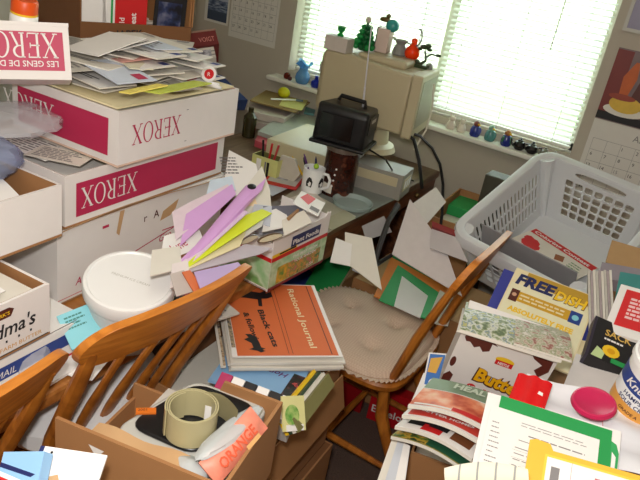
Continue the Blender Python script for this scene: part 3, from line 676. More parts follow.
# ------------------------------------------------------------------ plant food carton and mail between table and desk
A, B_, Cc = D(266, 291, 1.56), D(325, 256, 1.72), D(260, 262, 1.57)
zb = .752
A = Z(267, 292, zb); B_ = Z(322, 262, zb)
A.z = B_.z = zb
up = Vector((0, 0, 1)); L = (B_-A).length
mm, _, _ = frame(A, B_, A+up)
Hb = .150; Dp = .17
b = MB(); b.box((0, 0, -Dp), (L, Hb-.03, -Dp+.004), CARTW).box((0, 0, -.004), (L, Hb, 0), CARTW).box((0, 0, -Dp), (.004, Hb-.012, -.004), CARTW).box((L-.004, 0, -Dp), (L, Hb, -.004), CARTW).box((0, 0, -Dp), (L, .004, -.004), CARD)
z = .0006
b.rect(0, .008, L, .085, z, ramp_mat('pale_green_print', [(150, 196, 140), (196, 216, 180), (120, 170, 96)], 16)).rect(0, 0, L, .010, z, M('maroon_print', (120, 30, 40), .5)).rect(0, .085, L, .097, z, RED).rect(0, .097, L*.42, .106, z, YEL)
b.rect(L*.22, .012, L*.9, .060, z*1.5, ramp_mat('blossom_print', [(206, 110, 110), (120, 150, 70), (220, 150, 80), (70, 120, 60)], 40)); b.rect(L*.12, .012, L*.3, .062, z*1.7, ramp_mat('yellow_bloom_print', [(230, 170, 50), (90, 140, 60)], 40))
b.text('THE BEST FROM', .011, WHITE, (L*.36, .068, z*2.5), bold=.03, width=L*.46); b.text('YOUR GARDEN', .011, WHITE, (L*.40, .053, z*2.5), bold=.03, width=L*.40); b.text('LUSH', .014, WHITE, (L*.66, .016, z*2.5), bold=.01)
b.flat([(L*.30, .104), (L*.82, .104), (L*.83, .136), (L*.31, .136)], z, NAVY); b.text('Plant Foods', .019, WHITE, (L*.33, .112, z*2), bold=.03, width=L*.47); b.rect(L*.12, .099, L*.4, .104, z*1.4, BLACKP)
q = Matrix(((0, 0, -1), (0, 1, 0), (1, 0, 0))).to_4x4(); q.translation = Vector((-.0006, 0, 0))
b.rect(-Dp, .008, 0, .085, 0, ramp_mat('pale_green_print', [(150, 196, 140)], 10), q); b.rect(-Dp, .085, 0, .097, 0, RED, q)
# torn top edge
b.prism([(L*.9, Hb), (L, Hb), (L, Hb+.012), (L*.97, Hb+.006), (L*.95, Hb+.014)], -.004, 0, CARTW)
tag(b.build('carton', mm, smooth=False), 'green and white printed carton with navy label stuffed with mail', 'box')
gb = mm
def poly_px(name, pts, label, mat, cat='folder', t=.002, extra=None, group=None):
    """flat card whose outline runs through points (px,py,depth); fitted to one plane through the first three"""
    o, u, v = [D(*p) for p in pts[:3]]
    mm, a, c = frame(o, u, v); n = mm.to_3x3().col[2]; inv = mm.inverted(); out = []
    for x, y, *_ in pts:
        d = ray(x, y); k = (o-CAM).dot(n)/d.dot(n); l = inv @ (CAM+d*k); out.append((l.x, l.y))
    mxc = sum(p[0] for p in out)/len(out); myc = sum(p[1] for p in out)/len(out); out.sort(key=lambda p: math.atan2(p[1]-myc, p[0]-mxc))
    b = MB().prism(out, -t, 0, mat)
    if extra: extra(b, out, a, c)
    o = b.build(name, mm, smooth=False); return tag(o, label, cat, group)
# contents
def ing(x, y, z, rz=0, rx=0, ry=0): return gb @ T3((x, y, z), rz, rx, ry)
tag(MB().box((.006, .006, -Dp+.006), (L-.006, .105, -.006), OFFW).build('paper_bundle', gb, smooth=False), 'bundle of mail filling the plant food carton', 'papers')
crumple('paper_bag', gb @ T3((L*.55, .130, -.09), 0, 0, 0), .09, .016, .05, clear_mat('grey_clear_plastic', (196, 196, 204), .3, .15), 'crumpled grey clear wrapper in the plant food carton', 'wrapper', seed=11)
mm, a, c = frame(D(293, 203, 1.70), D(318, 216, 1.70), D(300, 190, 1.78)); b = MB().box((0, 0, -.002), (a, c, 0), WHITE); b.flat([(.1*a, .55*c), (.5*a, .35*c), (.62*a, .95*c), (.25*a, 1*c)], .0006, RED).rect(.6*a, .15*c, .95*a, .4*c, .0006, GREYT)
tag(b.build('envelope', mm, smooth=False), 'white envelope with red patch standing in the plant food carton', 'envelope')
mm, a, c = frame(D(268, 218, 1.66), D(312, 212, 1.72), D(266, 206, 1.68)); b = MB().prism([(0, 0), (a*.8, 0), (a, c*.35), (a*.85, c*.7), (0, c)], -.002, 0, M('slate_card', (100, 100, 112), .5, .2))
tag(b.build('card', mm, smooth=False), 'dark slate card lying on wrappers in the plant food carton', 'card')
tag(MB().tube([D(288, 219, 1.66), D(298, 210, 1.70)], .004, M('tan_stick', (150, 110, 70), .5), 6).build('stick'), 'thin tan stick on the wrappers by the slate card', 'stick')
for k, (pts, mt, lb) in enumerate([([(262, 232, 1.60), (290, 226, 1.66), (266, 212, 1.66), (284, 206)], WHITE, 'white crumpled sheet between the slate card and the lime folder'), ([(284, 236, 1.62), (312, 222, 1.68), (282, 220, 1.66), (304, 210)], OFFW, 'pale torn letter at the right of the plant food carton'), ([(250, 222, 1.62), (270, 226, 1.62), (254, 204, 1.68), (272, 206)], M('mist_paper', (200, 204, 214), .7), 'misty blue torn paper behind the lime folder tip')]):
    poly_px('letter', pts, lb, mt, 'paper')
# spectacle case and spoon-like folded glasses
def bowl_strip(u0, u1, dd0, dd1, wd, mat, name, label, cat):
    P0, P1 = D(*u0, dd0), D(*u1, dd1); mm, a, c = frame(P0, P1, P0+UP*.1+Vector((0, .03, .05)))
    b = MB(); n = 16
    pts = [(a/2+a/2*math.cos(2*PI*i/n), wd*math.sin(2*PI*i/n)*(1 if math.sin(2*PI*i/n) > 0 else .7)) for i in range(n)]
    b.prism(pts, -.006, 0, mat); b.prism([(x*.92+a*.04, y*.7) for x, y in pts], 0, .003, M('pale_tan', (196, 184, 156), .5))
    tag(b.build(name, mm, bevel=.001), label, cat)
bowl_strip((258, 242), (283, 235), 1.56, 1.60, .011, M('brown_horn', (96, 74, 50), .35), 'eyeglass_case', 'tan rimmed oval case on mail above the plant food carton', 'case')
bowl_strip((240, 244), (258, 236), 1.55, 1.58, .010, METAL, 'eyeglass_lens', 'grey oval clip lying beside the tan oval case', 'clip')
# fanned folders and envelopes
poly_px('letter', [(222, 196, 1.74), (262, 196, 1.78), (229, 150, 1.86), (256, 164), (262, 190)], 'printed white statement standing right of the crimson banded lids', WHITE, 'paper', extra=lambda b, o, a, c: b.rows(a*.15, c*.45, a*.75, c*.85, 6, GREYT, .0006))
poly_px('letter', [(240, 215, 1.64), (272, 215, 1.68), (246, 186, 1.72), (262, 166), (270, 190)], 'torn white paper behind the lilac folders', OFFW, 'paper', extra=lambda b, o, a, c: b.rect(a*.3, c*.3, a*.65, c*.7, .0006, M('peach_patch', (246, 214, 170), .6)))
poly_px('letter', [(205, 200, 1.66), (236, 190, 1.72), (210, 180, 1.72), (232, 176)], 'light blue and white sheet edge under the middle lid', M('ice_blue_paper', (206, 220, 234), .6), 'paper')
poly_px('folder', [(176, 240, 1.42), (232, 192, 1.62), (172, 212, 1.50), (190, 202), (228, 184)], 'pale pink card leftmost of the fanned folders', M('pale_pink_card', (226, 206, 216), .55))
poly_px('folder', [(180, 246, 1.41), (236, 194, 1.61), (186, 214, 1.50), (232, 184)], 'lilac folder leftmost in the fan beside the crimson lids', LILAC)
# tube like lilac folder; a black ball stands for the shade in its end
mm, a, c = frame(D(181, 270, 1.33), D(252, 192, 1.60), D(172, 260, 1.35))
e = tag(MB().tube([(0, 0, 0), (a*.6, 0, .004), (a, .0, .006)], [(.010, .006), (.017, .011), (.020, .013)], LILAC, 16, flat=(0, 1, 0)).build('rolled_folder', mm), 'lilac folder rolled to a tube with the shade of its end put in black', 'folder')
MB().ball((a-.006, .0, .019), .011, BLKPL, (1.1, 1.0, .3)).build('opening_shade', parent=e)
poly_px('folder', [(184, 269, 1.325), (262, 190, 1.58), (178, 262, 1.34), (250, 200), (266, 178), (244, 198)], 'lilac folder edge on the right of the rolled one', LILAC)
poly_px('folder', [(186, 268, 1.32), (248, 212, 1.52), (182, 262, 1.34), (236, 206)], 'pale lilac sheet between the rolled folder and the lime one', M('pale_lilac', (230, 204, 228), .5))
poly_px('envelope', [(184, 270, 1.31), (272, 213, 1.58), (188, 262, 1.335), (238, 218), (262, 209)], 'lime green folder lying over the lilac ones', LIME)
poly_px('envelope', [(182, 272, 1.30), (240, 246, 1.46), (190, 262, 1.34), (226, 236), (246, 232)], 'cream envelope below the lime green folder', CREAM, 'envelope')
poly_px('letter', [(178, 275, 1.29), (252, 256, 1.46), (188, 266, 1.33), (246, 244), (272, 248), (260, 254)], 'grey lilac sheet lowest in the fan above the chair rail', M('grey_lilac_paper', (188, 176, 186), .6), 'paper')
poly_px('folder', [(200, 288, 1.235), (246, 270, 1.36), (194, 272, 1.29), (238, 262)], 'lavender card lying under the fanned folders by the chair rail', LAV)
poly_px('folder', [(194, 292, 1.225), (204, 288, 1.25), (182, 272, 1.275), (190, 270)], 'orange strip edge beside the lavender card', ORANGE)
poly_px('letter', [(176, 296, 1.22), (196, 290, 1.24), (170, 274, 1.275), (184, 270)], 'grey sheet between the pail and the orange strip', M('warm_grey_paper', (190, 178, 172), .7), 'paper')
poly_px('letter', [(240, 240, 1.49), (262, 226, 1.58), (246, 224, 1.55), (264, 220)], 'white torn envelope by the oval clip', WHITE, 'envelope')

# ------------------------------------------------------------------ things on the desk
dzt = .7465
def on_desk(px, py, rz=0, dz_=0): 
    p = Z(px, py, dzt+dz_); return T3(p, rz)
# computer case and monitor
cm = T3((-1.30, 2.22, dzt), 6)
e = empty('computer_case', cm, 'beige desktop computer case lying under the monitor', 'computer')
MB().box((-.11, -.17, 0), (.16, .17, .115), BEIGEPL).build('case_body', parent=e, smooth=False, bevel=.005)
b = MB().box((.16, -.17, .002), (.172, .17, .113), GREYPL)
b.box((.172, -.14, .07), (.175, .0, .095), WHTPL).box((.172, .03, .07), (.176, .13, .10), GREYPL).box((.172, -.14, .02), (.174, .12, .05), BEIGEPL); b.build('front_bezel', parent=e, smooth=False, bevel=.002)
mo = empty('computer_monitor', T3((-1.08, 2.31, dzt+.116), 9), 'big beige tube monitor seen from its side on the desk', 'monitor')
MON = M('monitor_beige', (178, 166, 134), .5, .02)
MB().lathe([(0, -.0), (.11, 0), (.10, .02), (.075, .03), (.06, .135), (0, .135)], BEIGEPL, 28, T3((-.02, .04, 0))).build('monitor_stand', parent=mo)
b = MB()
prof = lambda x0, y0, z0, z1, hw_: None
def loft(b, rings, mat):
    vs = []; fs = []; n = len(rings[0])
    for r_ in rings: vs += r_
    for i in range(len(rings)-1):
        for k in range(n): j = (k+1) % n; fs.append((i*n+k, i*n+j, (i+1)*n+j, (i+1)*n+k))
    fs.append(tuple(range(n-1, -1, -1))); fs.append(tuple((len(rings)-1)*n+k for k in range(n)))
    b.add(vs, fs, mat)
def yz(x, y0, y1, z0, z1): return [(x, y0, z0), (x, y1, z0), (x, y1, z1), (x, y0, z1)]
MZ0 = .075
loft(b, [yz(-.215, -.12, .06, MZ0+.08, MZ0+.27), yz(-.20, -.14, .07, MZ0+.066, MZ0+.29), yz(-.10, -.15, .08, MZ0+.06, MZ0+.292), yz(.05, -.158, .08, MZ0+.058, MZ0+.275), yz(.145, -.16, .075, MZ0+.056, MZ0+.272)], MON)
b.build('monitor_back', parent=mo, bevel=.008)
b = MB(); b.box((-.09, -.10, MZ0+.27), (.10, .07, MZ0+.302), MON); b.build('monitor_hump', parent=mo, smooth=False, bevel=.012)
b = MB(); b.box((.147, -.165, MZ0+.05), (.185, .085, MZ0+.278), MON); b.build('monitor_bezel', parent=mo, smooth=False, bevel=.006)
MB().box((.1855, -.14, MZ0+.085), (.1865, .06, MZ0+.255), M('dull_screen_glass', (150, 142, 120), .5)).build('screen', parent=mo, smooth=False)
# printer-like pale box under the radio
b = MB().box((0, 0, 0), (.20, .13, .10), M('dull_grey_plastic', (150, 146, 136), .5)); b.box((.02, -.002, .05), (.18, 0, .085), BEIGEPL); b.box((.199, .02, .03), (.2015, .11, .08), BEIGEPL)
for k in range(3): b.box((.2, .03+k*.028, .04), (.2025, .048+k*.028, .07), WHTPL)
tag(b.build('modem', on_desk(350, 186, 8), smooth=False, bevel=.004), 'small grey white machine on the desk right of the brown canister', 'machine')
# canister with radio on top
cp = Z(336, 193, dzt)
e = empty('canister', T3(cp, 0), 'dark brown patterned canister carrying the black television on the desk', 'canister')
CAN = ramp_mat('brown_lacquer', [(34, 14, 10), (64, 28, 18), (48, 20, 14), (96, 52, 36)], 26, rough=.25)
MB().lathe([(0, 0), (.060, 0), (.0615, .004), (.0615, .185), (0, .185)], CAN, 40).build('can_body', parent=e)
MB().lathe([(.0616, .17), (.064, .171), (.064, .193), (0, .194)], M('tarnished_tin', (150, 140, 130), .3, .1, metal=.8), 40).build('can_lid', parent=e)
b = MB()
for k in range(4): b.ball((.0615*math.cos(R(-82+2*k)), .0615*math.sin(R(-82+2*k)), .045+.022*k), .0038, WHITE, n=8)
b.build('white_dots', parent=e)
b = MB()
for i in range(6):
    a0, a1 = R(-128+i*8), R(-120+i*8)
    b.add([(.0619*math.cos(a0), .0619*math.sin(a0), .015), (.0619*math.cos(a1), .0619*math.sin(a1), .015), (.0619*math.cos(a1), .0619*math.sin(a1), .05), (.0619*math.cos(a0), .0619*math.sin(a0), .05)], [(0, 1, 2, 3)], OFFW)
b.build('paper_label', parent=e)
tvp = Vector((cp.x-.005, cp.y+.0, dzt+.195))
e = empty('portable_television', T3(tvp, 12), 'small black portable television with raised antenna on the canister', 'television')
b = MB()
loft(b, [[(-.095, -.085, .012), (.085, -.085, .012), (.088, -.085, .125), (-.088, -.085, .13)], [(-.10, -.07, .008), (.092, -.07, .008), (.092, -.07, .14), (-.094, -.07, .146)], [(-.09, .09, .008), (.085, .09, .008), (.08, .09, .13), (-.08, .09, .135)]], BLKPL)
b.build('tv_body', parent=e, bevel=.009, seg=3)
MB().box((-.075, -.0895, .03), (.045, -.0865, .115), M('dark_screen', (12, 14, 16), .12)).build('screen', parent=e, smooth=False, bevel=.003)
b = MB().box((-.105, -.095, 0), (.10, .085, .014), BLKPL); b.build('tv_base', parent=e, smooth=False, bevel=.006)
b = MB().box((.089, -.055, .06), (.094, .05, .12), BLKPL).box((.0941, -.03, .098), (.0946, .02, .110), GREYPL); b.build('side_panel', parent=e, smooth=False)
MB().tube([(-.05, .01, .143), (-.045, .015, .160), (.045, .015, .156), (.05, .01, .136)], .008, BLKPL, 8).build('handle', parent=e)
a0 = Vector((.035, .03, .135)); tip = T3(tvp, 12).inverted() @ D(372, 22, 2.12)
MB().tube([a0, a0.lerp(tip, .25), a0.lerp(tip, .26), a0.lerp(tip, .6), a0.lerp(tip, .61), tip], [.0035, .0035, .0026, .0026, .0018, .0016], M('antenna_chrome', (240, 240, 245), .35, .02, metal=.4), 8).build('antenna', parent=e)
# penguin mug with pens
mg = Z(311, 191, dzt+.006)
e = empty('mug', T3(mg, 0), 'white mug with penguin pictures holding pens beside the canister', 'mug')
MB().lathe([(0, 0), (.036, 0), (.039, .003), (.040, .092), (.0375, .092), (.036, .008), (0, .008)], WHTPL, 32).build('mug_body', parent=e)
MB().tube([(.038*math.cos(R(8)), .038*math.sin(R(8)), .078), (.055, .005, .08), (.066, .007, .062), (.063, .006, .035), (.038, .004, .02)], .0055, WHTPL, 8).build('handle', parent=e)
b = MB()
def wrap(b, pts, mat, a_c, r=.0405):
    b.add([(r*math.cos(R(a_c)+x/r), r*math.sin(R(a_c)+x/r), z) for x, z in pts], [tuple(range(len(pts)))], mat)
for a_c in (-78, -10):
    wrap(b, [(-.010, .03), (.010, .028), (.013, .048), (.007, .062), (-.002, .066), (-.008, .058), (-.012, .046)], BLACKP, a_c); wrap(b, [(-.002, .032), (.007, .032), (.008, .046), (.0, .05)], WHITE, a_c, .0409)
b.build('penguin_print', parent=e)
for k, (px_, py_, dd, mt, lb) in enumerate([((285), 143, .0, M('mustard_pen', (206, 164, 40), .4), 'mustard yellow pencil in the penguin mug'), (299, 141, 0, BLKPL, 'black pen standing tallest in the penguin mug'), (303, 150, 0, M('plum_pen', (90, 50, 110), .4), 'purple pen in the middle of the penguin mug'), (316, 148, 0, NAVY, 'navy pen at the right side of the penguin mug')]):
    base = mg + Vector((-.018+.011*k, .004*(k % 2), .02)); tp = Z(px_, py_, mg.z+.13)
    dvec = (tp-base).normalized(); tag(MB().tube([base, base+dvec*.11, base+dvec*.125], [.0042, .0042, .0012], mt, 8).build('pen'), lb, 'pen')
tag(MB().ball(mg+Vector((.008, -.006, .10)), .010, M('lime_ball', (170, 214, 60), .4)).build('pen_topper'), 'lime green round topper among the mug pens', 'topper')
# glass ashtray like dish under the canister side
e = tag(MB().lathe([(0, 0), (.06, 0), (.07, .006), (.074, .02), (.070, .02), (.06, .007), (0, .007)], clear_mat('clear_glass', (210, 224, 220), .55), 32).build('glass_dish', T3(Z(352, 206, dzt+.002))), 'clear glass dish on the desk in front of the canister', 'dish')
# papers on the desk
def desk_page(pts, z, label, mat, cat='paper', n=0, t=.002, ink=GREYT, name='letter', extra=None, group=None):
    P_ = [Z(x, y, z) for x, y in pts]; o = P_[0]; q = Matrix.Translation(o); out = [(p.x-o.x, p.y-o.y) for p in P_]
    s_ = sum(out[i][0]*out[(i+1) % len(out)][1]-out[(i+1) % len(out)][0]*out[i][1] for i in range(len(out)))
    if s_ < 0: out = out[::-1]
    b = MB().prism(out, -t, 0, mat)
    if extra: extra(b, out)
    return tag(b.build(name, q, smooth=False), label, cat, group)
desk_page([(270, 172), (352, 220), (402, 196), (330, 160)], dzt+.003, 'clear sheet protector lying on the front of the desk', clear_mat('clear_sheet', (200, 206, 200), .6, .1), 'sheet')
desk_page([(321, 237), (356, 216), (300, 186), (280, 200)], dzt+.005, 'pale grey sheet hanging at the desk edge under the mail', M('grey_green_paper', (176, 172, 152), .7), 'paper')
# left heap on the desk
hp = Z(285, 122, dzt)
desk_page([(255, 140), (262, 128), (312, 148), (300, 158)], dzt+.03, 'pink edged booklet under the grey newspaper on the desk', M('pink_booklet', (190, 80, 90), .5), 'booklet', t=.028)
desk_page([(258, 131), (286, 112), (326, 118), (318, 152)], dzt+.05, 'grey folded newspaper on the desk left of the television', M('greenish_newsprint', (160, 162, 152), .8, .15, 40), 'newspaper', t=.018)
desk_page([(247, 120), (250, 103), (300, 113), (284, 128)], dzt+.035, 'thick paper stack on the desk behind the mail lid', M('taupe_paper_stack', (168, 156, 146), .8, .1), 'papers', t=.03)
desk_page([(247, 110), (249, 100), (300, 108), (284, 119)], dzt+.07, 'white paper pad on the thick stack by the wall', M('pale_taupe_paper', (190, 180, 170), .8, .1), 'papers', t=.032)
desk_page([(250, 100), (266, 90), (310, 102), (296, 112)], dzt+.10, 'brown envelope topmost on the desk paper stack', M('kraft_envelope', (150, 124, 74), .7), 'envelope', t=.006)
desk_page([(279, 105), (284, 97), (308, 100), (302, 110)], dzt+.106, 'pale yellow note pad on the brown envelope', M('pale_yellow_pad', (206, 200, 120), .6), 'note pad', t=.004)
p = Z(282, 98, dzt+.108); tag(MB().ball(p+Vector((0, .01, .026)), .027, M('yellow_sponge', (206, 204, 20), .5), (1.15, 1, .95), 20).build('yellow_ball'), 'yellow ball on the brown envelope below the window', 'ball')
tag(MB().tube([Z(271, 99, dzt+.116), Z(296, 100, dzt+.116)], .0035, WHTPL, 8).build('pen'), 'white pen lying before the yellow ball', 'pen')
tag(MB().tube([Z(296, 100, dzt+.116), Z(303, 101, dzt+.116)], .0052, M('slate_blue_cap', (90, 110, 130), .4), 8).build('blue_pencap'), 'slate blue eraser at the end of the white pen', 'pencap')  # cap of the white pen
desk_page([(304, 112), (306, 106), (316, 108), (314, 114)], dzt+.06, 'blue green booklet corner beside the television', M('dull_teal', (90, 140, 140), .5), 'booklet', t=.01)
# green desk organiser with red pens
p = Z(250, 175, dzt); og = Matrix.Translation(Vector((p.x, p.y, dzt))) @ Matrix.Rotation(R(6), 4, 'Z')
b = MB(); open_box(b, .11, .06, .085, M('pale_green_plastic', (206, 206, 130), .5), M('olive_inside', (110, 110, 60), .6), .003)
q = side_ny(); b.rect(.02, .0, .04, .075, 0, WHITE, q); b.rect(.055, .01, .062, .07, .0, GREYT, q); b.rect(.065, .0, .075, .07, .0, BLACKP, q)
tag(b.build('desk_organizer', og, smooth=False), 'pale green desk box holding red pens behind the mail', 'desk box')
for k, (x, y, tx_, ty_, mt, lb) in enumerate([(.05, .03, .01, .0, RED, 'red pen leaning left in the pale green desk box'), (.065, .025, .02, .01, M('scarlet_pen', (190, 60, 60), .4), 'red pen leaning right in the pale green desk box'), (.035, .03, -.02, .01, BLKPL, 'black pen in the pale green desk box')]):
    tag(MB().tube([og @ Vector((x, y, .012)), og @ Vector((x+tx_, y+ty_, .135))], .0042, mt, 8).build('pen'), lb, 'pen')
p = Z(244, 142, dzt); tag(MB().lathe([(0, 0), (.028, 0), (.029, .004), (.029, .09), (.012, .11), (.012, .13), (0, .13)], M('dark_olive_glass', (52, 48, 26), .2), 24).build('bottle', T3(Vector((p.x-.04, p.y+.08, dzt)))), 'dark olive bottle behind the desk box beside the mail lid', 'bottle')
mm, a, c = frame(Z(270, 180, .748), Z(297, 188, .748), Z(270, 180, .748)+Vector((-.01, .02, .10))); b = MB().prism([(0, 0), (a*.75, 0), (a, c*.5), (a*.7, c*.98), (a*.2, c)], -.02, 0, M('ivory_plastic', (186, 178, 164), .4)); b.rect(a*.1, c*.15, a*.25, c*.3, .0006, BLACKP)
tag(b.build('tape_dispenser', mm, smooth=False, bevel=.003), 'ivory tape dispenser on the desk left of the penguin mug', 'dispenser')
# cables of the monitor
CAB = M('black_cable', (16, 16, 16), .5)
tag(MB().tube([D(404, 131, 2.42), D(414, 140, 2.38), D(419, 160, 2.36), D(421, 178, 2.37), D(422, 188, 2.40)], .0065, CAB, 8).build('monitor_cable'), 'thick black cable dropping from the monitor to the desk edge', 'cable')
tag(MB().tube([D(404, 131, 2.44), D(420, 136, 2.42), D(432, 148, 2.42), D(440, 164, 2.45), D(443, 184, 2.5), D(442, 215, 2.5), D(438, 245, 2.5)], .0055, CAB, 8).build('monitor_cable'), 'black cable curving over the desk corner below the window', 'cable')
tag(MB().tube([D(434, 84, 2.42), D(432, 110, 2.44), D(426, 130, 2.44), D(414, 150, 2.45)], .0035, M('ivory_cable', (206, 200, 180), .5), 8).build('cable'), 'ivory cable hanging along the monitor front', 'cable')
tag(MB().tube([Z(370, 150, dzt+.2), D(386, 160, 2.16), Z(396, 176, dzt+.006), Z(414, 181, dzt+.006)], .003, CAB, 8).build('television_cable'), 'thin black cable from the television across the desk', 'cable')
MB()
# ------------------------------------------------------------------ ornaments on the monitor
mot = mo.matrix_basis
def on_mon(px, py, top=.2735+.075): return Z(px, py, dzt+.116+top)
def ornament(name, loc, prof, mat, label, cat, n=24, rz=0): 
    return tag(MB().lathe(prof, mat, n).build(name, T3(loc, rz)), label, cat)
GREENGL = clear_mat('green_glass', (40, 160, 80), .35); TEALGL = clear_mat('teal_glass', (40, 150, 150), .3); REDGL = clear_mat('amber_red_glass', (240, 70, 8), .3)
# paper boxes at the monitor back-left
mm = T3(on_mon(331, 60, .25), 4)
zt_mon = dzt+.116+.377
def mon_pt(x, y): return mot @ Vector((x, y, 0))
b = MB().box((-.045, -.03, 0), (.045, .03, .05), M('grey_white_box', (190, 180, 170), .6)); tag(b.build('gift_box', T3((mon_pt(-.16, -.12).x, mon_pt(-.16, -.12).y, dzt+.116+.366), 4), smooth=False), 'small pale box at the back left of the monitor top', 'box')
p = D(336, 43, 2.38); tag(MB().lathe([(0, 0), (.012, 0), (.013, .004), (.006, .012), (.014, .022), (.015, .034), (.012, .034), (.005, .014), (0, .013)], GREENGL, 18).build('egg_cup', T3((mon_pt(-.16, -.12).x, mon_pt(-.16, -.12).y, dzt+.116+.417))), 'tiny green glass cup on the small pale box', 'cup')
bp = mon_pt(-.085, -.06)
e = empty('glass_tree', T3((bp.x, bp.y, dzt+.116+.378)), 'tree of green glass beads left on the monitor top', 'ornament')
b = MB(); rr = random.Random(2)
for k in range(5):
    for i in range(9-k):
        a = 2*PI*i/(9-k)+k*.4; r_ = .034-.005*k; b.ball((r_*math.cos(a), r_*math.sin(a), .014+k*.017), .011-.0006*k, [GREENGL, clear_mat('dark_green_glass', (16, 96, 50), .25), GREENGL][(i+k) % 3], n=10)
b.build('beads', parent=e); MB().lathe([(0, 0), (.02, 0), (.022, .004), (.012, .07), (.004, .1), (0, .1)], M('deep_green_core', (22, 90, 50), .3), 16).build('core', parent=e)
MB().ball((0, 0, .108), .011, M('pale_stone', (190, 180, 160), .5), n=12).build('finial', parent=e)
bp = mon_pt(-.03, .0); b = MB().box((-.024, -.026, 0), (.024, .026, .085), M('pinkish_stone', (206, 182, 170), .6)).box((-.03, -.02, .0), (-.0245, .02, .088), M('dark_book_edge', (70, 64, 62), .5)); tag(b.build('bookend', T3((bp.x, bp.y, dzt+.116+.378), 8), smooth=False, bevel=.003), 'pinkish stone block beside the green glass tree', 'block')
e = empty('figurine', T3((bp.x, bp.y, dzt+.116+.465)), 'teal glass turtle with brown head on the stone block', 'figurine')
MB().ball((.022, 0, .012), .026, M('teal_glaze', (52, 150, 144), .2), (1.0, .9, .9)).build('shell', parent=e); MB().ball((-.012, 0, .028), .014, M('brown_glaze', (96, 80, 30), .3), (1.6, .8, .7)).ball((-.001, 0, .042), .009, M('brown_glaze', (96, 80, 30), .3)).build('head', parent=e)
bp = mon_pt(.03, .02)
e = empty('glass_pitcher', T3((bp.x, bp.y, zt_mon), 10), 'small clear grey glass pitcher right of the stone block', 'pitcher')
CLG = clear_mat('smoke_glass', (170, 170, 166), .45)
MB().lathe([(0, 0), (.024, 0), (.027, .006), (.024, .025), (.017, .04), (.026, .056), (.024, .056), (.015, .04), (.021, .024), (.022, .008), (0, .006)], CLG, 24).build('pitcher_body', parent=e)
MB().tube([(.024, 0, .05), (.036, 0, .048), (.038, 0, .034), (.022, 0, .02)], .003, CLG, 8).build('handle', parent=e); MB().tube([(-.024, 0, .054), (-.036, 0, .060)], [.006, .002], CLG, 8).build('spout', parent=e)
bp = mon_pt(.08, .02)
e = empty('glass_cruet', T3((bp.x, bp.y, zt_mon), -20), 'orange red glass pear shaped cruet with clear loop handle', 'cruet')
MB().lathe([(0, 0), (.020, 0), (.027, .008), (.029, .020), (.025, .034), (.014, .046), (.010, .054), (.012, .062), (.009, .070), (0, .074)], REDGL, 28).build('cruet_body', parent=e)
MB().tube([(.010+.022*math.sin(PI*i/8), 0, .062+.016-.030*math.cos(PI*i/8)*1) for i in range(9)], .003, CLG, 8).build('handle', parent=e)
bp = mon_pt(.125, .02)
e = empty('bonsai_ornament', T3((bp.x, bp.y, dzt+.116+.3505), 0), 'dark green metal bonsai ornament on the right of the monitor top', 'ornament')
BON = M('dark_bronze_green', (52, 66, 40), .45)
MB().box((-.035, -.014, 0), (.03, .014, .012), BON).ball((-.02, 0, .018), .010, BON).build('base', parent=e, smooth=False)
MB().tube([(-.01, 0, .01), (.012, 0, .03), (.006, 0, .05), (.0, 0, .066)], [.006, .005, .004, .003], BON, 8).tube([(.008, 0, .04), (.03, 0, .058), (.055, 0, .056)], [.004, .003, .002], BON, 6).build('trunk', parent=e)
b = MB()
for c_ in ((-.004, 0, .076, 1.2), (.01, 0, .083, 1), (-.04, 0, .068, .7), (.056, 0, .058, .8), (-.022, 0, .066, .8), (.018, .0, .07, .8)): b.ball(c_[:3], .011*c_[3], BON, (1.3, 1, .7), 10)
b.build('foliage', parent=e)
bp = mon_pt(.155, .02); tag(MB().lathe([(0, 0), (.012, 0), (.014, .006), (.012, .018), (.007, .024), (0, .026)], CLG, 18).ball((.0, -.011, .012), .006, BON, n=8).build('glass_figurine', T3((bp.x, bp.y, dzt+.116+.350))), 'small grey glass animal at the front corner of the monitor top', 'figurine')
# ------------------------------------------------------------------ window sill row
def sill(px, py): p = Z(px, py, ZS); return Vector((p.x, min(max(p.y, YW-.06), YW+.0), ZS))
def sill_x(px, py=None): 
    # point on the sill line (front third) under pixel column px
    y_ = YW-.045; best = None
    for i in range(400):
        x = -1.95+i*.0045; d = Vector((x, y_, ZS))-CAM; u = 320+F*d.dot(RT)/d.dot(FW)
        if best is None or abs(u-px) < best[0]: best = (abs(u-px), x)
    return Vector((best[1], y_, ZS))
p = sill_x(287); tag(MB().lathe([(0, 0), (.014, 0), (.018, .01), (.015, .024), (.006, .03), (0, .031)], clear_mat('dark_red_glass', (110, 30, 20), .25), 20).build('glass_ball', T3(p)), 'dark red glass bauble at left end of the window sill', 'ornament')
p = sill_x(292); tag(MB().ball((0, 0, .010), .011, BROWNP, n=12).build('glass_ball', T3(p+Vector((0, -.02, 0)))), 'small brown bead beside the dark red bauble', 'ornament')
LBG = clear_mat('pale_blue_glass', (110, 170, 220), .4); DBG = clear_mat('cobalt_glass', (20, 40, 170), .25)
p = sill_x(302)
e = empty('glass_vase', T3(p), 'pale blue glass vase with flared ruffled rim on the window sill', 'vase')
b = MB().lathe([(0, 0), (.026, 0), (.032, .008), (.036, .026), (.032, .046), (.022, .060), (.020, .068), (.022, .076)], LBG, 28); b.build('vase_body', parent=e)
vs = []; n = 32
for j, (r_, z) in enumerate(((.022, .076), (.032, .092), (.042, .100))):
    vs += [((r_+(.006*math.cos(5*2*PI*i/n) if j else 0))*math.cos(2*PI*i/n), (r_+(.006*math.cos(5*2*PI*i/n) if j else 0))*math.sin(2*PI*i/n)*.8, z+(.006*j*math.sin(3*2*PI*i/n))) for i in range(n)]
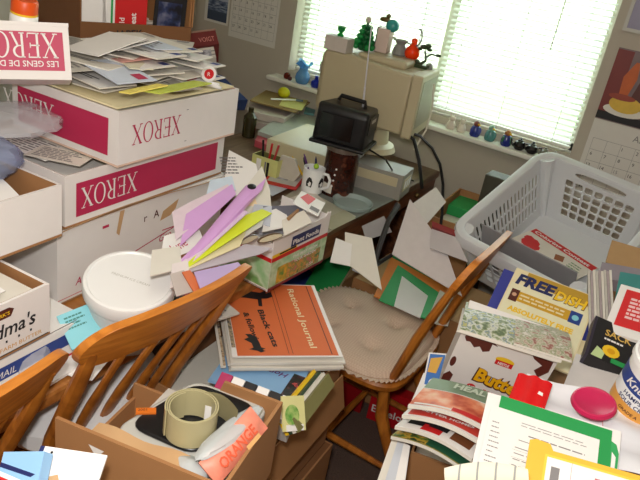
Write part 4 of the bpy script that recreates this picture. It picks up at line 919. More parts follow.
MB().add(vs, [(j*n+i, j*n+(i+1) % n, (j+1)*n+(i+1) % n, (j+1)*n+i) for j in (0, 1) for i in range(n)], LBG).build('ruffled_rim', parent=e)
p = sill_x(315); tag(MB().lathe([(0, 0), (.020, 0), (.026, .010), (.024, .028), (.010, .038), (.008, .05), (.011, .056), (0, .058)], DBG, 24).build('glass_bottle', T3(p)), 'squat cobalt blue bottle right of the pale blue vase', 'bottle')
p = sill_x(324); b = MB().box((-.02, -.02, 0), (.022, .025, .085), M('faded_yellow_box', (210, 200, 130), .6)).box((-.0202, -.0205, .070), (.0222, .0252, .0855), M('light_green_lid', (150, 196, 90), .5)); tag(b.build('small_box', T3(p, 6), smooth=False), 'small yellow box with green top on the sill behind the monitor', 'box')
b = MB().box((-.03, -.025, 0), (.03, .025, .045), M('pale_grey_box', (196, 190, 190), .6)); tag(b.build('small_box', T3(p+Vector((.0, .0, .086)), 6), smooth=False), 'pale grey box stacked on the yellow box behind the monitor', 'box')
CRM = M('cream_porcelain', (216, 206, 190), .3)
def cat(px, label, sc=1.0):
    p = sill_x(px); e = empty('cat_figurine', T3(p, 20) @ Matrix.Scale(sc, 4), label, 'figurine')
    MB().lathe([(0, 0), (.018, 0), (.021, .006), (.020, .02), (.013, .036), (0, .042)], CRM, 20).build('body', parent=e)
    b = MB().ball((0, -.004, .046), .014, CRM, (1.05, .9, .9)); b.tube([(-.008, -.004, .055), (-.010, -.004, .068)], [.005, .001], CRM, 6).tube([(.008, -.004, .055), (.010, -.004, .068)], [.005, .001], CRM, 6); b.build('head', parent=e)
    MB().ball((-.012, -.016, .006), .006, CRM, n=8).ball((.012, -.016, .006), .006, CRM, n=8).build('paws', parent=e)
cat(450, 'cream porcelain cat, left of the pair on the window sill'); cat(460, 'cream porcelain cat, right of the pair on the window sill', .95)
def bird(px, c1, c2, c3, label):
    p = sill_x(px); e = empty('bird_figurine', T3(p, 25) @ Matrix.Scale(1.2, 4), label, 'figurine')
    MB().lathe([(0, 0), (.015, 0), (.019, .006), (.019, .022), (.014, .036), (0, .042)], c1, 20).build('body', parent=e)
    MB().ball((0, 0, .044), .012, c2, (1, .95, 1)).tube([(.004, -.008, .045), (.012, -.018, .043)], [.004, .001], YEL, 6).build('head', parent=e)
    MB().ball((.012, -.010, .022), .011, c3, (.7, .6, 1.3), 10).ball((-.013, -.008, .022), .010, c3, (.6, .7, 1.3), 10).build('wings', parent=e)
CB = M('cobalt_glaze', (36, 50, 130), .2); TG = M('sea_green_glaze', (70, 130, 130), .2)
bird(474, CB, M('russet_glaze', (120, 60, 50), .3), M('cobalt_wing', (60, 70, 160), .2), 'blue figurine with russet head right of the porcelain cats')
bird(489, TG, M('pale_green_glaze', (130, 170, 150), .2), M('sea_wing', (90, 150, 150), .2), 'sea green figurine in the middle of the sill row')
bird(504.5, CB, M('amber_glaze', (170, 110, 50), .3), M('green_wing', (60, 120, 90), .2), 'blue figurine with amber head left of the black teapots')
def teapot(px, label, mat, sc=1.0):
    p = sill_x(px); e = empty('miniature_teapot', T3(p, 15) @ Matrix.Scale(sc, 4), label, 'teapot')
    MB().lathe([(0, 0), (.014, 0), (.022, .008), (.024, .018), (.018, .030), (.010, .034), (0, .035)], mat, 22).build('pot_body', parent=e)
    MB().lathe([(.011, .033), (.010, .038), (.004, .041), (.005, .046), (0, .048)], mat, 16).build('pot_lid', parent=e)
    MB().tube([(.021, 0, .026), (.034, 0, .030), (.036, 0, .016), (.020, 0, .010)], .0035, mat, 8).build('handle', parent=e)
    MB().tube([(-.020, 0, .012), (-.032, 0, .022), (-.034, 0, .036)], [.006, .004, .003], mat, 8).build('spout', parent=e)
BLG = M('black_glaze', (14, 14, 16), .2)
teapot(518.5, 'miniature black teapot, left of the two on the window sill', BLG, 1.1); teapot(530.5, 'miniature black teapot, right of the two beside the basket', BLG, 1.05)
teapot(543, 'miniature grey teapot behind the basket rim on the sill', M('grey_green_glaze', (116, 118, 104), .3), .9); teapot(553, 'smallest pale teapot at the right end of the sill', M('pale_grey_glaze', (170, 166, 156), .3), .85)
# ================================================================== nearest boxes, bottom left
CZ = .88
cL, cF, cN = Z(55, 418, CZ), Z(283, 402, CZ), Z(215, 485, CZ)
ux = (cN-cL).normalized(); cang = math.degrees(math.atan2(ux.y, ux.x)); Wc = (cF-cL).dot(ux); uy = Vector((-ux.y, ux.x, 0)); Dc = (cF-cL).dot(uy); Hc = .165
cb = Matrix.Translation((cL.x, cL.y, CZ-Hc)) @ Matrix.Rotation(R(cang), 4, 'Z')
b = MB(); b.box((0, 0, 0), (Wc, Dc, .006), CARD).box((0, 0, .006), (Wc, .006, Hc), CARD).prism([(0, 0), (Wc, 0), (Wc, Hc-.006), (Wc*.62, Hc-.006), (Wc*.54, Hc-.085), (0, Hc-.085)], 0, .006, CARD, Matrix(((1, 0, 0, 0), (0, 0, -1, Dc), (0, 1, 0, .006), (0, 0, 0, 1)))).box((Wc-.006, .006, .006), (Wc, Dc-.006, Hc), CARD).box((0, .006, .006), (.006, Dc-.006, Hc-.11), CARD)
o = b.build('carton', cb, smooth=False); tag(o, 'brown carton holding the black scale and rolled strap in front of the oak chair', 'box')
qn = side_ny()
MB().flat([(.062, .142), (.090, .140), (.083, .130), (.078, .114), (.072, .128)], 0, WHITE, qn).build('torn_label', parent=o, smooth=False)
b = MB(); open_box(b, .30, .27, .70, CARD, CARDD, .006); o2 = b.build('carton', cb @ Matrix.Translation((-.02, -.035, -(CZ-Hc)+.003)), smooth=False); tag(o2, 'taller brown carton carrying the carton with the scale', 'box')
tag(MB().box((.008, .008, .0), (.292, .262, .02), CARDP).build('lid_board', cb @ Matrix.Translation((-.02, -.035, -.022)), smooth=False), 'pale board closing the taller brown carton under the scale carton', 'board')
tag(MB().box((.075, .008, .008), (Wc-.008, Dc-.008, Hc-.056), GREYP).build('paper_bundle', cb, smooth=False), 'papers filling the bottom of the scale carton', 'papers')
def inc(x, y, z, rz=0, rx=0, ry=0): return cb @ T3((x, y, z), rz, rx, ry)
# kitchen scale: grey body, black plate
sc_px = [(112, 428), (196, 466), (272, 408), (196, 378)]
P_ = [Z(x, y, CZ-.018) for x, y in sc_px]; ctr = sum(P_, Vector())/4
def rounded(pts, rad, n=5):
    out = []
    N = len(pts)
    for i in range(N):
        p0, p1, p2 = [Vector(pts[(i+k) % N]) for k in (-1, 0, 1)]
        a = (p0-p1).normalized()*rad; c = (p2-p1).normalized()*rad
        for k in range(n+1):
            t_ = k/n; out.append(tuple(p1 + a*(1-t_)**2 + c*t_**2))
    return out
sq_ = [(p.x-ctr.x, p.y-ctr.y) for p in P_]
e = empty('kitchen_scale', T3((ctr.x, ctr.y, CZ-.048)), 'flat grey scale with black top lying in the nearest brown carton', 'scale')
MB().prism(rounded(sq_, .03), 0, .028, GREYPL).build('scale_body', parent=e, bevel=.004)
MB().prism(rounded([(x*.84+.0, y*.84) for x, y in sq_], .035), .029, .036, BLKPL).build('scale_plate', parent=e, bevel=.003)
b = MB(); s0 = Vector((sq_[0][0]*.62+sq_[3][0]*.2, sq_[0][1]*.62+sq_[3][1]*.2, 0)); b.box((-.016, -.006, 0), (.016, .006, .004), M('orange_print_label', (214, 110, 30), .4), T3((s0.x, s0.y, .0365), 45)); b.text('2001', .008, BLACKP, (s0.x-.008, s0.y-.01, .0408), 45); b.build('orange_label', parent=e, smooth=False)
# rolled beige strap
rp = Z(190, 431, CZ-.010)
e = empty('rolled_strap', T3((rp.x, rp.y, CZ-.010)), 'beige strap coiled into a ring standing on the black scale', 'strap')
BELT = M('beige_vinyl', (178, 168, 128), .4, .03)
b = MB(); n = 90; vs = []; fs = []; h_ = .050
for i in range(n+1):
    a = 2*PI*2.25*i/n + R(150); r_ = .0335+.0032*(i/n)*2.25
    for rr_, z in ((r_, 0), (r_+.0022, 0), (r_+.0022, h_), (r_, h_)): vs.append((rr_*math.cos(a), rr_*math.sin(a), z+.002*(i/n)))
for i in range(n):
    for k in range(4): j = (k+1) % 4; fs.append((i*4+k, i*4+j, (i+1)*4+j, (i+1)*4+k))
fs += [(3, 2, 1, 0), tuple(n*4+k for k in range(4))]
b.add(vs, fs, BELT).build('coil', parent=e)
fr2 = RT*.8+Vector((0, .4, 0))
def tailp(u, v):
    a = u; return (-.02+.075*a, .036+.012*math.sin(a*2.2), .004+v*.042+.010*math.sin(a*PI))
MB().sheet(lambda u, v: tailp(u, v), 12, 3, .0, BELT).sheet(lambda u, v: (tailp(u, v)[0], tailp(u, v)[1]-.002, tailp(u, v)[2]), 12, 3, 0, BELT).build('loose_end', parent=e)
MB().box((.004, .018, .006), (.018, .0186, .034), WHITE).build('paper_tag', T3((.004, .012, 0), 20), e, smooth=False)
# zip bag with orange candy print, clear wrap
mm, a, c = frame(D(218, 486, .985), D(268, 428, 1.07), D(196, 468, .975))
b = MB(); b.sheet(lambda u, v: (u*a*1.0, v*c*1.05, .012*math.sin(PI*u)**.5*math.sin(PI*v)), 14, 10, .003, M('orange_candy_print', (238, 140, 116), .4, .25, 70))
tt = 'ORANGE'; b.text(tt, .024, M('orange_red_print', (222, 96, 64), .4), (a*.14, c*.30, .0135), 0, bold=.02, width=a*.66); b.rect(a*.55, c*.08, a*.8, c*.24, .0122, M('gold_print', (220, 170, 110), .4))
tag(b.build('candy_packet', mm), 'orange printed packet lying at the right of the scale carton', 'packet')
mm2, a2, c2 = frame(D(196, 462, .97), D(258, 408, 1.08), D(188, 452, .99))
crumple('plastic_bag', mm2 @ T3((a2*.55, c2*.2, -.004)), a2*.45, c2*.7, .009, clear_mat('clear_zip_plastic', (216, 220, 220), .35, .12), 'clear zip bag between the scale and the orange packet', seed=21)
crumple('plastic_bag', cb @ T3((Wc-.075, .03, Hc-.028)), .03, .022, .02, clear_mat('clear_zip_plastic', (216, 220, 220), .35, .12), 'small clear bag at the near corner of the scale carton', seed=23)
tag(MB().sheet(lambda u, v: (u*.16, v*.028, .004*math.sin(9*u)), 10, 2, .003, CARDP).build('cardboard_strip', inc(.055, .008, Hc-.012, 2)), 'pale torn cardboard strip along the near wall of the scale carton', 'cardboard')
# torn white card and blue red packet at the lower left
mm, a, c = frame(D(28, 490, .83), D(92, 500, .82), D(58, 448, .86))
b = MB().box((0, 0, -.003), (a, c, 0), WHITE).rect(-.004, 0, 0, c, -.0005, NAVY).disc(.012, c*.88, .0018, .0006, BLACKP)
b.flat([(a*.25, -.0), (a*.9, .0), (a*.6, c*.22), (a*.45, c*.2), (a*.36, c*.42), (a*.22, c*.34)], .0006, CARDP); b.box((-.006, 0, -.006), (0, c, 0), NAVY)
tag(b.build('torn_card', mm, smooth=False), 'torn white card with navy edge at the bottom before the carton', 'card')
mm, a, c = frame(D(-8, 500, .80), D(34, 500, .79), D(-8, 452, .83))
b = MB().box((0, 0, -.02), (a, c, 0), SKYB); b.flat([(0, 0), (a, 0), (a, c*.18), (0, c*.5)], .0006, RED); b.flat([(0, c*.5), (a, c*.18), (a, c*.26), (0, c*.6)], .0005, WHITE); b.flat([(0, c*.68), (a*.8, c*.46), (a*.9, c*.52), (0, c*.78)], .0006, NAVY)
tag(b.build('packet', mm, smooth=False), 'blue and red packet at the lower left corner', 'packet')

# ================================================================== newspapers and magazine carton, middle
MZ = .60
mA, mB_ = Z(343, 358, MZ), Z(262, 440, MZ)
v_ = (mA-mB_); mang = math.degrees(math.atan2(v_.y, v_.x))-90; Lm = v_.length
mmx = Matrix.Translation((mB_.x, mB_.y, 0)) @ Matrix.Rotation(R(mang), 4, 'Z')   # local: +x face is the right side, y along it
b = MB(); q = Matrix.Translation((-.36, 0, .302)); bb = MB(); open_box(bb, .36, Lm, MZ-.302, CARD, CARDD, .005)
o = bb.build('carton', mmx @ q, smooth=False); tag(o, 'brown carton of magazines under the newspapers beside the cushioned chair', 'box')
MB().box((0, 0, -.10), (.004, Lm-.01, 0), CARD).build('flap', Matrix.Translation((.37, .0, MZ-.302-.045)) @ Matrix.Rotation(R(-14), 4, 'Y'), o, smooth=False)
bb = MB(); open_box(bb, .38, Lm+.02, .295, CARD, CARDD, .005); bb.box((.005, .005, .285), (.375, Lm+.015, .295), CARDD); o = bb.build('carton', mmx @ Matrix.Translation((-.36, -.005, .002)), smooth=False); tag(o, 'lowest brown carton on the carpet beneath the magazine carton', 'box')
tag(MB().box((.008, .008, .008), (.352, Lm-.008, .23), OFFW).build('paper_bundle', mmx @ q, smooth=False), 'bundle of papers low inside the magazine carton', 'papers')
def inm(x, y, z, rz=0, rx=0, ry=0): return mmx @ T3((x, y, z), rz, rx, ry)
# video cases standing in a row with their spines to the near side
cols = [M('raspberry_spine', (170, 40, 90), .4), WHITE, BLACKP, WHITE, BLACKP, WHITE, M('white_spine', (224, 224, 220), .4)]
names = ['raspberry', 'white', 'black', 'second white', 'second black', 'third white', 'last white']
s0, s1 = D(211, 372, 1.30), D(288, 408, 1.27)
mm, a, c = frame(D(211, 392, 1.28), D(286, 421, 1.25), D(213, 368, 1.31))
for k in range(6):
    tag(MB().box((a*k/6+.0006, 0, -.12), (a*(k+1)/6-.0006, c, 0), cols[k]).build('video_case', mm, smooth=False, bevel=.0012), names[k]+' spine counting from the left in the row below the blue magazine', 'case', 'video cases')
mm, a, c = frame(D(284, 432, 1.235), D(306, 430, 1.28), D(286, 396, 1.26))
b = MB().box((0, 0, -.004), (a, c, 0), M('pale_yellow_cover', (220, 214, 150), .5)).disc(a*.4, c*.45, a*.32, .0006, ramp_mat('leaf_print', [(90, 150, 60), (180, 200, 120)], 60)).rect(a*.1, c*.0, a*.9, c*.18, .0006, WHITE)
tag(b.build('magazine', mm, smooth=False), 'pale yellow and green magazine standing at the right of the video cases', 'magazine')
mm, a, c = frame(D(300, 432, 1.26), D(335, 385, 1.42), D(298, 410, 1.28))
for k in range(4):
    tag(MB().box((0, 0, -.008-.009*k), (a*1.0, c*.9+.006*k, -.009*k-.0006), [M('olive_spine', (120, 116, 70), .5), OFFW, M('dark_green_spine', (50, 70, 50), .5), YEL][k]).build('magazine', mm, smooth=False), ['olive', 'off white', 'dark green', 'yellow'][k]+' magazine standing along the right side of the magazine carton', 'magazine')
# blue and dark magazines flat on top, then newspapers
mm, a, c = frame(Z(208, 380, .668), Z(292, 406, .668), Z(222, 338, .668))
b = MB().box((0, 0, -.006), (a, c*1.1, 0), SKYB); b.text('Home', .024, M('plum_script', (110, 40, 110), .4), (a*.80, c*.62, .0006), 180, shear=.35, bold=.01, width=a*.32); b.text('No', .02, RED, (a*.98, c*.40, .0007), 150, shear=.3, bold=.02)
b.flat([(a*.02, c*.66), (a*.20, c*.55), (a*.24, c*1.05), (a*.02, c*1.1)], .0005, ramp_mat('dark_floral', [(30, 60, 40), (150, 30, 40), (20, 30, 26), (190, 190, 180)], 60))
tag(b.build('magazine', mm, smooth=False), 'sky blue magazine with purple script title below the newspapers', 'magazine')
mm, a, c = frame(Z(276, 401, .674), Z(306, 412, .674), Z(286, 376, .674))
b = MB().box((0, 0, -.005), (a*1.15, c*1.2, 0), ramp_mat('dark_floral2', [(30, 50, 40), (40, 30, 30), (90, 60, 60)], 50)); b.text('floral', .016, M('coral_print', (214, 90, 90), .4), (a*.1, c*.8, .0006), -30, shear=.3, bold=.02)
tag(b.build('magazine', mm, smooth=False), 'dark floral magazine with coral script right of the blue one', 'magazine')
# newspapers: thick fold, several sections
nb = Z(288, 362, .705); nu = Vector((.70, .715, 0)); nv = Vector((-.715, .70, .02))
base = [nb-nu*.135, nb+nu*.135, nb-nu*.135+nv*.33]
mm, a, c = frame(*base)
for k in range(4):
    off = [(0, 0), (.004, -.003), (-.004, .003), (.002, .001)][k]
    tag(MB().sheet(lambda u, v: (off[0]+u*a*(.99+.01*k), off[1]+v*c, -.021+.006*k+.0012*math.sin(7*u+k)), 10, 6, .0052, OFFW if k % 2 else GREYP).build('newspaper', mm), ['lowest', 'second lowest', 'third', 'upper'][k]+' newspaper section in the pile under the orange front page', 'newspaper', 'newspaper pile')
nb2 = nb+Vector((0, 0, .010))+nv*.01; mm2, a2, c2 = frame(nb2-nu*.118, nb2+nu*.125, nb2-nu*.118+nv*.315)
ori = mm2
b = MB().box((-.012, -.004, -.002), (a2+.010, c2+.004, 0), WHITE).rect(0, 0, a2*1.0, c2, .0006, ORANGE)
rz = -90-14
x1 = a2*.46
b.rect(a2*.50, .006, a2*.505, c2-.004, .0010, BROWNP); b.rect(a2*.54, .006, a2*.545, c2-.004, .0010, BROWNP)
b.text('Rational Journal', .024, CREAM, (a2*.70, c2*.93, .0012), -88, bold=.01, width=c2*.84)
b.text('Black cats', .021, BLACKP, (a2*.30, c2*.60, .0012), -84, bold=.03, width=c2*.50); b.text('& following', .020, BLACKP, (a2*.14, c2*.56, .0012), -84, bold=.03, width=c2*.46)
b.rect(a2*.93, .004, a2*.94, c2-.004, .001, BROWNP)
# cat silhouette
k_ = Matrix.Translation((a2*.24, c2*.80, .0013)) @ Matrix.Rotation(R(-10), 4, 'Z') @ Matrix.Scale(c2*.26, 4)
b.flat([(-.9, .1), (-.6, .3), (-.1, .34), (.35, .3), (.5, .45), (.56, .3), (.7, .42), (.78, .15), (.6, .0), (.42, -.05), (.46, -.5), (.34, -.5), (.3, -.12), (-.1, -.1), (-.42, -.14), (-.5, -.5), (-.62, -.5), (-.62, -.1), (-.78, .0), (-.95, -.3), (-1.02, -.25)], 0, BLACKP, k_)
k_ = Matrix.Translation((a2*.18, c2*.14, .0013)) @ Matrix.Rotation(R(-80), 4, 'Z') @ Matrix.Scale(c2*.14, 4)
b.flat([(-.9, .1), (-.6, .3), (-.1, .34), (.35, .3), (.5, .5), (.58, .3), (.7, .45), (.78, .15), (.6, .0), (.4, -.4), (.3, -.12), (-.1, -.1), (-.5, -.4), (-.62, -.1), (-.95, -.2)], 0, BLACKP, k_)
b.rect(-.010, c2*.1, -.001, c2*.95, .0006, ramp_mat('strip_photo', [(90, 80, 70), (180, 160, 130), (60, 50, 50)], 50))
tag(b.build('newspaper', mm2, smooth=False), 'newspaper with orange front page and black cat drawings, topmost on the pile', 'newspaper')
mm3, a3, c3 = frame(nb-nu*.155+nv*.0+Vector((0, 0, -.012)), nb-nu*.13+Vector((0, 0, -.012)), nb-nu*.155+nv*.24+Vector((0, 0, -.012)))
b = MB().box((0, 0, -.004), (.012, c3, 0), OFFW).rect(.006, .004, .012, c3*.95, .0005, ramp_mat('narrow_photo', [(130, 90, 60), (200, 180, 150), (70, 60, 60)], 50))
tag(b.build('magazine', mm3, smooth=False), 'narrow magazine edge at the left of the orange newspaper', 'magazine')

# ================================================================== cushion and things round the far chair
CUSH = bpy.data.materials.new('check_cushion_cloth'); CUSH.use_nodes = True
nt = CUSH.node_tree; bs = nt.nodes['Principled BSDF']; bs.inputs['Roughness'].default_value = .9
tcn = nt.nodes.new('ShaderNodeTexCoord'); mpn = nt.nodes.new('ShaderNodeMapping'); mpn.inputs['Rotation'].default_value = (0, 0, R(40)); chk = nt.nodes.new('ShaderNodeTexChecker'); chk.inputs['Scale'].default_value = 170
chk.inputs[1].default_value = lin((218, 194, 172)); chk.inputs[2].default_value = lin((208, 180, 158))
nt.links.new(tcn.outputs['Object'], mpn.inputs[0]); nt.links.new(mpn.outputs[0], chk.inputs[0]); nt.links.new(chk.outputs[0], bs.inputs['Base Color'])
n = 72; rings = []; vs = []; fs = []
def cush_pt(r_, a, top):
    p = .55; c, s_ = math.cos(a), math.sin(a); x = math.copysign(abs(c)**p, c)*.222*r_; y = math.copysign(abs(s_)**p, s_)*.222*r_
    z = .032*(1-r_**4)**.5 if r_ < 1 else 0
    for tx_, ty_ in ((-.085, -.085), (.085, -.085), (-.085, .085), (.085, .085)):
        d2 = ((x-tx_)**2+(y-ty_)**2)**.5; z -= .019*math.exp(-(d2/.028)**2)+.008*math.exp(-(d2/.07)**2)
    return (x, y, z if top else -.010*(1-r_**6))
rs = [.001]+[i/18 for i in range(1, 19)]
for r_ in rs: vs += [cush_pt(min(r_, .9999), 2*PI*k/n, True) for k in range(n)]
for r_ in rs[::-1]: vs += [cush_pt(min(r_, .9999), 2*PI*k/n, False) for k in range(n)]
for i in range(2*len(rs)-1):
    for k in range(n): j = (k+1) % n; fs.append((i*n+k, i*n+j, (i+1)*n+j, (i+1)*n+k))
e = empty('chair_cushion', far_mx @ T3((-.02, 0, .463)), 'beige check tufted cushion with ruffled edge on the far oak chair', 'cushion')
pad = MB().add(vs, fs, CUSH).build('pad', parent=e, ang=60)
vs = []; fs = []; n2 = 180
for j in range(3):
    for k in range(n2):
        a = 2*PI*k/n2; x, y, _ = cush_pt(.9999, a, True); l = math.hypot(x, y); o_ = 1+j*.008/l
        vs.append((x*o_, y*o_, -.003+(.0024*j)*math.sin(k*PI*2/3)+.002))
for j in range(2):
    for k in range(n2): q_ = (k+1) % n2; fs.append((j*n2+k, j*n2+q_, (j+1)*n2+q_, (j+1)*n2+k))
MB().add(vs, fs, CUSH).build('ruffle', parent=e, ang=80)
MB().ball((-.085, -.085, .008), .006, CUSH, (1, 1, .6), 10).build('tuft_button', parent=pad); MB().ball((.085, -.085, .008), .006, CUSH, (1, 1, .6), 10).build('tuft_button', parent=pad)
MB().ball((-.085, .085, .008), .006, CUSH, (1, 1, .6), 10).build('tuft_button', parent=pad); MB().ball((.085, .085, .008), .006, CUSH, (1, 1, .6), 10).build('tuft_button', parent=pad)
# red envelope box on the carpet
mm, a, c = frame(Z(366, 418, .0), Z(420, 440, .0), Z(366, 418, .0)+Vector((0, 0, .12)))
b = MB().box((0, 0, -.05), (a, .15, 0), M('envelope_box_red', (190, 20, 30), .4)); b.text('Envelopes', .045, WHITE, (.012, .04, .0008), 0, bold=.01)
tag(b.build('envelope_box', mm @ Matrix.Translation((0, .002, 0)), smooth=False), 'red box lettered with white on the carpet under the cushioned chair', 'box')
tag(MB().box((-.16, 0, -.05), (-.03, .13, -.01), M('dull_red_box', (150, 16, 24), .4)).build('small_red_box', mm @ Matrix.Translation((0, .002, 0)), smooth=False), 'plain dull red box left of the lettered red one under the chair', 'box')
# heap beside the desk: green book on blue and white
def slab(name, pts, z, t, mat, label, cat='book', edge=None, extra=None):
    P_ = [Z(x, y, z) for x, y in pts]; o = P_[0]; out = [(p.x-o.x, p.y-o.y) for p in P_]
    s_ = sum(out[i][0]*out[(i+1) % len(out)][1]-out[(i+1) % len(out)][0]*out[i][1] for i in range(len(out)))
    if s_ < 0: out = out[::-1]
    b = MB().prism(out, -t, 0, edge or mat); b.flat(out, .0006, mat)
    if extra: extra(b, out)
    return tag(b.build(name, Matrix.Translation(o), smooth=False), label, cat)
slab('book', [(300, 293), (326, 250), (358, 256), (335, 293)], .46, .02, GREENF, 'green book lying beside the desk behind the newspapers', edge=M('peach_page_edge', (220, 190, 150), .7))
slab('book', [(276, 288), (300, 262), (340, 296), (305, 306)], .435, .02, BLUE, 'blue book under the green one beside the desk', edge=BLUE)
bb = MB(); open_box(bb, .40, .50, .40, CARD, CARDD, .005); bb.box((.005, .005, .385), (.395, .495, .40), CARDP); tag(bb.build('carton', T3((-1.36, 1.74, .003)), smooth=False), 'closed brown carton under the desk edge carrying the green book', 'box')
poly_px('paper_bag', [(345, 262, 2.02), (382, 290, 1.95), (345, 232, 2.10), (372, 238)], 'white torn paper sagging from the desk between the green book and the folders', OFFW, 'paper')
tag(MB().tube([D(398, 205, 2.22), D(388, 222, 2.16), D(380, 245, 2.12), D(374, 264, 2.1)], .009, M('charcoal_strap', (50, 50, 50), .5), 8).tube([D(374, 266, 2.1), D(392, 255, 2.13)], .006, BLKPL, 8).build('cable_bundle'), 'dark cable bundle hanging below the desk edge', 'cable')
# folders and papers behind the chair back
FZ = .50
def fold(px, z, label, mat, cat='folder'): return slab('folder', px, z, .003, mat, label, cat)
fold([(376, 292), (394, 252), (456, 280), (446, 318)], FZ, 'green folder lowest of the fan behind the cushion', GREENF)
fold([(374, 296), (391, 257), (452, 290), (440, 322)], FZ+.006, 'orange folder in the middle of the fan behind the cushion', ORF)
fold([(379, 300), (398, 265), (444, 296), (434, 322)], FZ+.012, 'green folder on the orange one behind the cushion', M('leaf_green_folder', (40, 160, 84), .55))
slab('letter', [(394, 306), (402, 276), (428, 296), (420, 318)], FZ+.017, .002, WHITE, 'white printed sheets on the topmost green folder', 'paper', extra=lambda b, o: None)
slab('letter', [(426, 322), (440, 290), (456, 300), (448, 326)], FZ+.021, .002, OFFW, 'white sheet tucked behind the chair stile', 'paper')
bb = MB(); open_box(bb, .46, .30, .49, CARD, CARDD, .005); bb.box((.005, .005, .478), (.455, .295, .49), CARDP); tag(bb.build('carton', T3((-.88, 1.965, .003)), smooth=False), 'closed brown carton behind the far chair carrying the folders', 'box')
poly_px('poster_board', [(392, 254, 2.12), (462, 296, 2.00), (410, 199, 2.24), (446, 250)], 'big white board leaning behind the fan of folders', M('white_board', (206, 198, 196), .6), 'board', t=.004)
# carton with green papers by the wall
gz = .70
gA, gB, gC, gD_ = Z(426, 214, gz), Z(460, 188, gz), Z(484, 194, gz), Z(458, 236, gz)
bb = MB(); ang_ = math.degrees(math.atan2(gB.y-gA.y, gB.x-gA.x))-90; gl = min((gB-gA).length, 2.74-gA.y); open_box(bb, .20, gl, gz-.003, CARD, CARD, .006)
gmx = T3((gA.x, gA.y, .003), ang_); tag(bb.build('carton', gmx, smooth=False), 'open brown carton of papers under the window right of the desk', 'box')
tag(MB().box((.01, .01, .01), (.19, gl-.01, gz-.075), OFFW).build('paper_bundle', gmx, smooth=False), 'white papers filling the carton under the window', 'papers')
tag(MB().box((.012, gl*.6, gz-.072), (.185, gl-.012, gz-.03), GREENF).build('folder', gmx, smooth=False), 'green folder in the carton under the window', 'folder')
poly_px('paper', [(412, 204, 2.28), (425, 226, 2.25), (436, 187, 2.34), (446, 202)], 'white open box flap before the carton under the window', M('white_flap_card', (210, 206, 200), .7), 'paper')
sp = D(497, 176, 2.40); tag(MB().box((-.035, -.03, 0), (.04, .05, sp.z), M('dark_olive_box', (60, 58, 44), .6)).build('loudspeaker', T3((sp.x, sp.y, .003)), smooth=False, bevel=.004), 'narrow dark loudspeaker standing by the wall behind the basket', 'speaker')
poly_px('paper', [(430, 248, 2.10), (468, 262, 2.04), (432, 226, 2.15), (456, 236)], 'white sheets leaning left of the laundry basket', M('grey_white_paper', (190, 184, 184), .7), 'paper')
poly_px('book', [(432, 226, 2.13), (456, 236, 2.10), (432, 221, 2.14), (455, 230)], 'red edged book before the carton under the window', M('dark_red_cover', (130, 40, 40), .5), 'book', t=.02)
# ------------------------------------------------------------------ laundry basket
NL, FL, NR = [Vector(p) for p in ((-.542, 1.925, .829), (-.437, 2.380, 1.032), (-.123, 1.834, .812))]
bmx, _, _ = frame(NL, NR, FL); Wb, Lb, Hb_ = .43, .51, .225
BSK = M('pale_grey_basket_plastic', (208, 210, 212), .4, .02)
be = empty('laundry_basket', bmx, 'pale grey slotted laundry basket tilted on the pile below the window', 'basket')
def wall_panel(P00, P10, P01, P11, holes, th, inward):
    """flat panel with rounded slots; local s,t in 0..1 run over the four corners"""
    cu = bpy.data.curves.new('w', 'CURVE'); cu.dimensions = '2D'; cu.fill_mode = 'BOTH'; cu.extrude = .5
    def sp(pts):
        s = cu.splines.new('POLY'); s.points.add(len(pts)-1); s.use_cyclic_u = True
        for p, (x, y) in zip(s.points, pts): p.co = (x, y, 0, 1)
    sp([(0, 0), (1, 0), (1, 1), (0, 1)])
    for h in holes: sp(h)
    v, f = _curve_mesh(cu); out = []
    for x, y, z in v:
        p = P00*(1-x)*(1-y)+P10*x*(1-y)+P01*(1-x)*y+P11*x*y; out.append(p+inward*(z+.5)*th)
    return out, f
ins = .045
T_ = [Vector((0, 0, 0)), Vector((Wb, 0, 0)), Vector((Wb, Lb, 0)), Vector((0, Lb, 0))]
B4 = [Vector((ins, ins, -Hb_)), Vector((Wb-ins, ins, -Hb_)), Vector((Wb-ins, Lb-ins, -Hb_)), Vector((ins, Lb-ins, -Hb_))]
def grid_holes(nx, ny, x0, x1, y0, y1, gx=.3, gy=.16, skip=None):
    hs = []; dx = (x1-x0)/nx; dy = (y1-y0)/ny
    for i in range(nx):
        for j in range(ny):
            if skip and skip(i, j): continue
            a0, a1 = x0+dx*(i+gx/2), x0+dx*(i+1-gx/2); b0, b1 = y0+dy*(j+gy/2), y0+dy*(j+1-gy/2); rx, ry = (a1-a0)*.2, (b1-b0)*.12
            hs.append([(a0+rx, b0), (a1-rx, b0), (a1, b0+ry), (a1, b1-ry), (a1-rx, b1), (a0+rx, b1), (a0, b1-ry), (a0, b0+ry)])
    return hs
def oval(x0, x1, y0, y1, n=20): return [((x0+x1)/2+(x1-x0)/2*math.copysign(abs(math.cos(2*PI*i/n))**.7, math.cos(2*PI*i/n)), (y0+y1)/2+(y1-y0)/2*math.copysign(abs(math.sin(2*PI*i/n))**.8, math.sin(2*PI*i/n))) for i in range(n)]
for i, kind in enumerate(('end', 'side', 'end', 'side')):
    a_, b_ = i, (i+1) % 4; mid = (T_[a_]+T_[b_])/2; inw = (Vector((Wb/2, Lb/2, 0))-mid).normalized()
    if kind == 'end': hs = grid_holes(7, 5, .17, .80, .14, .77, .22, .14) + [oval(.28, .72, .83, .94)]
    else: hs = grid_holes(18, 3, .10, .90, .18, .82, .45, .10)
    v, f = wall_panel(B4[a_], B4[b_], T_[a_], T_[b_], hs, .004, inw)
    MB().add(v, f, BSK).build('basket_wall', parent=be, smooth=False)
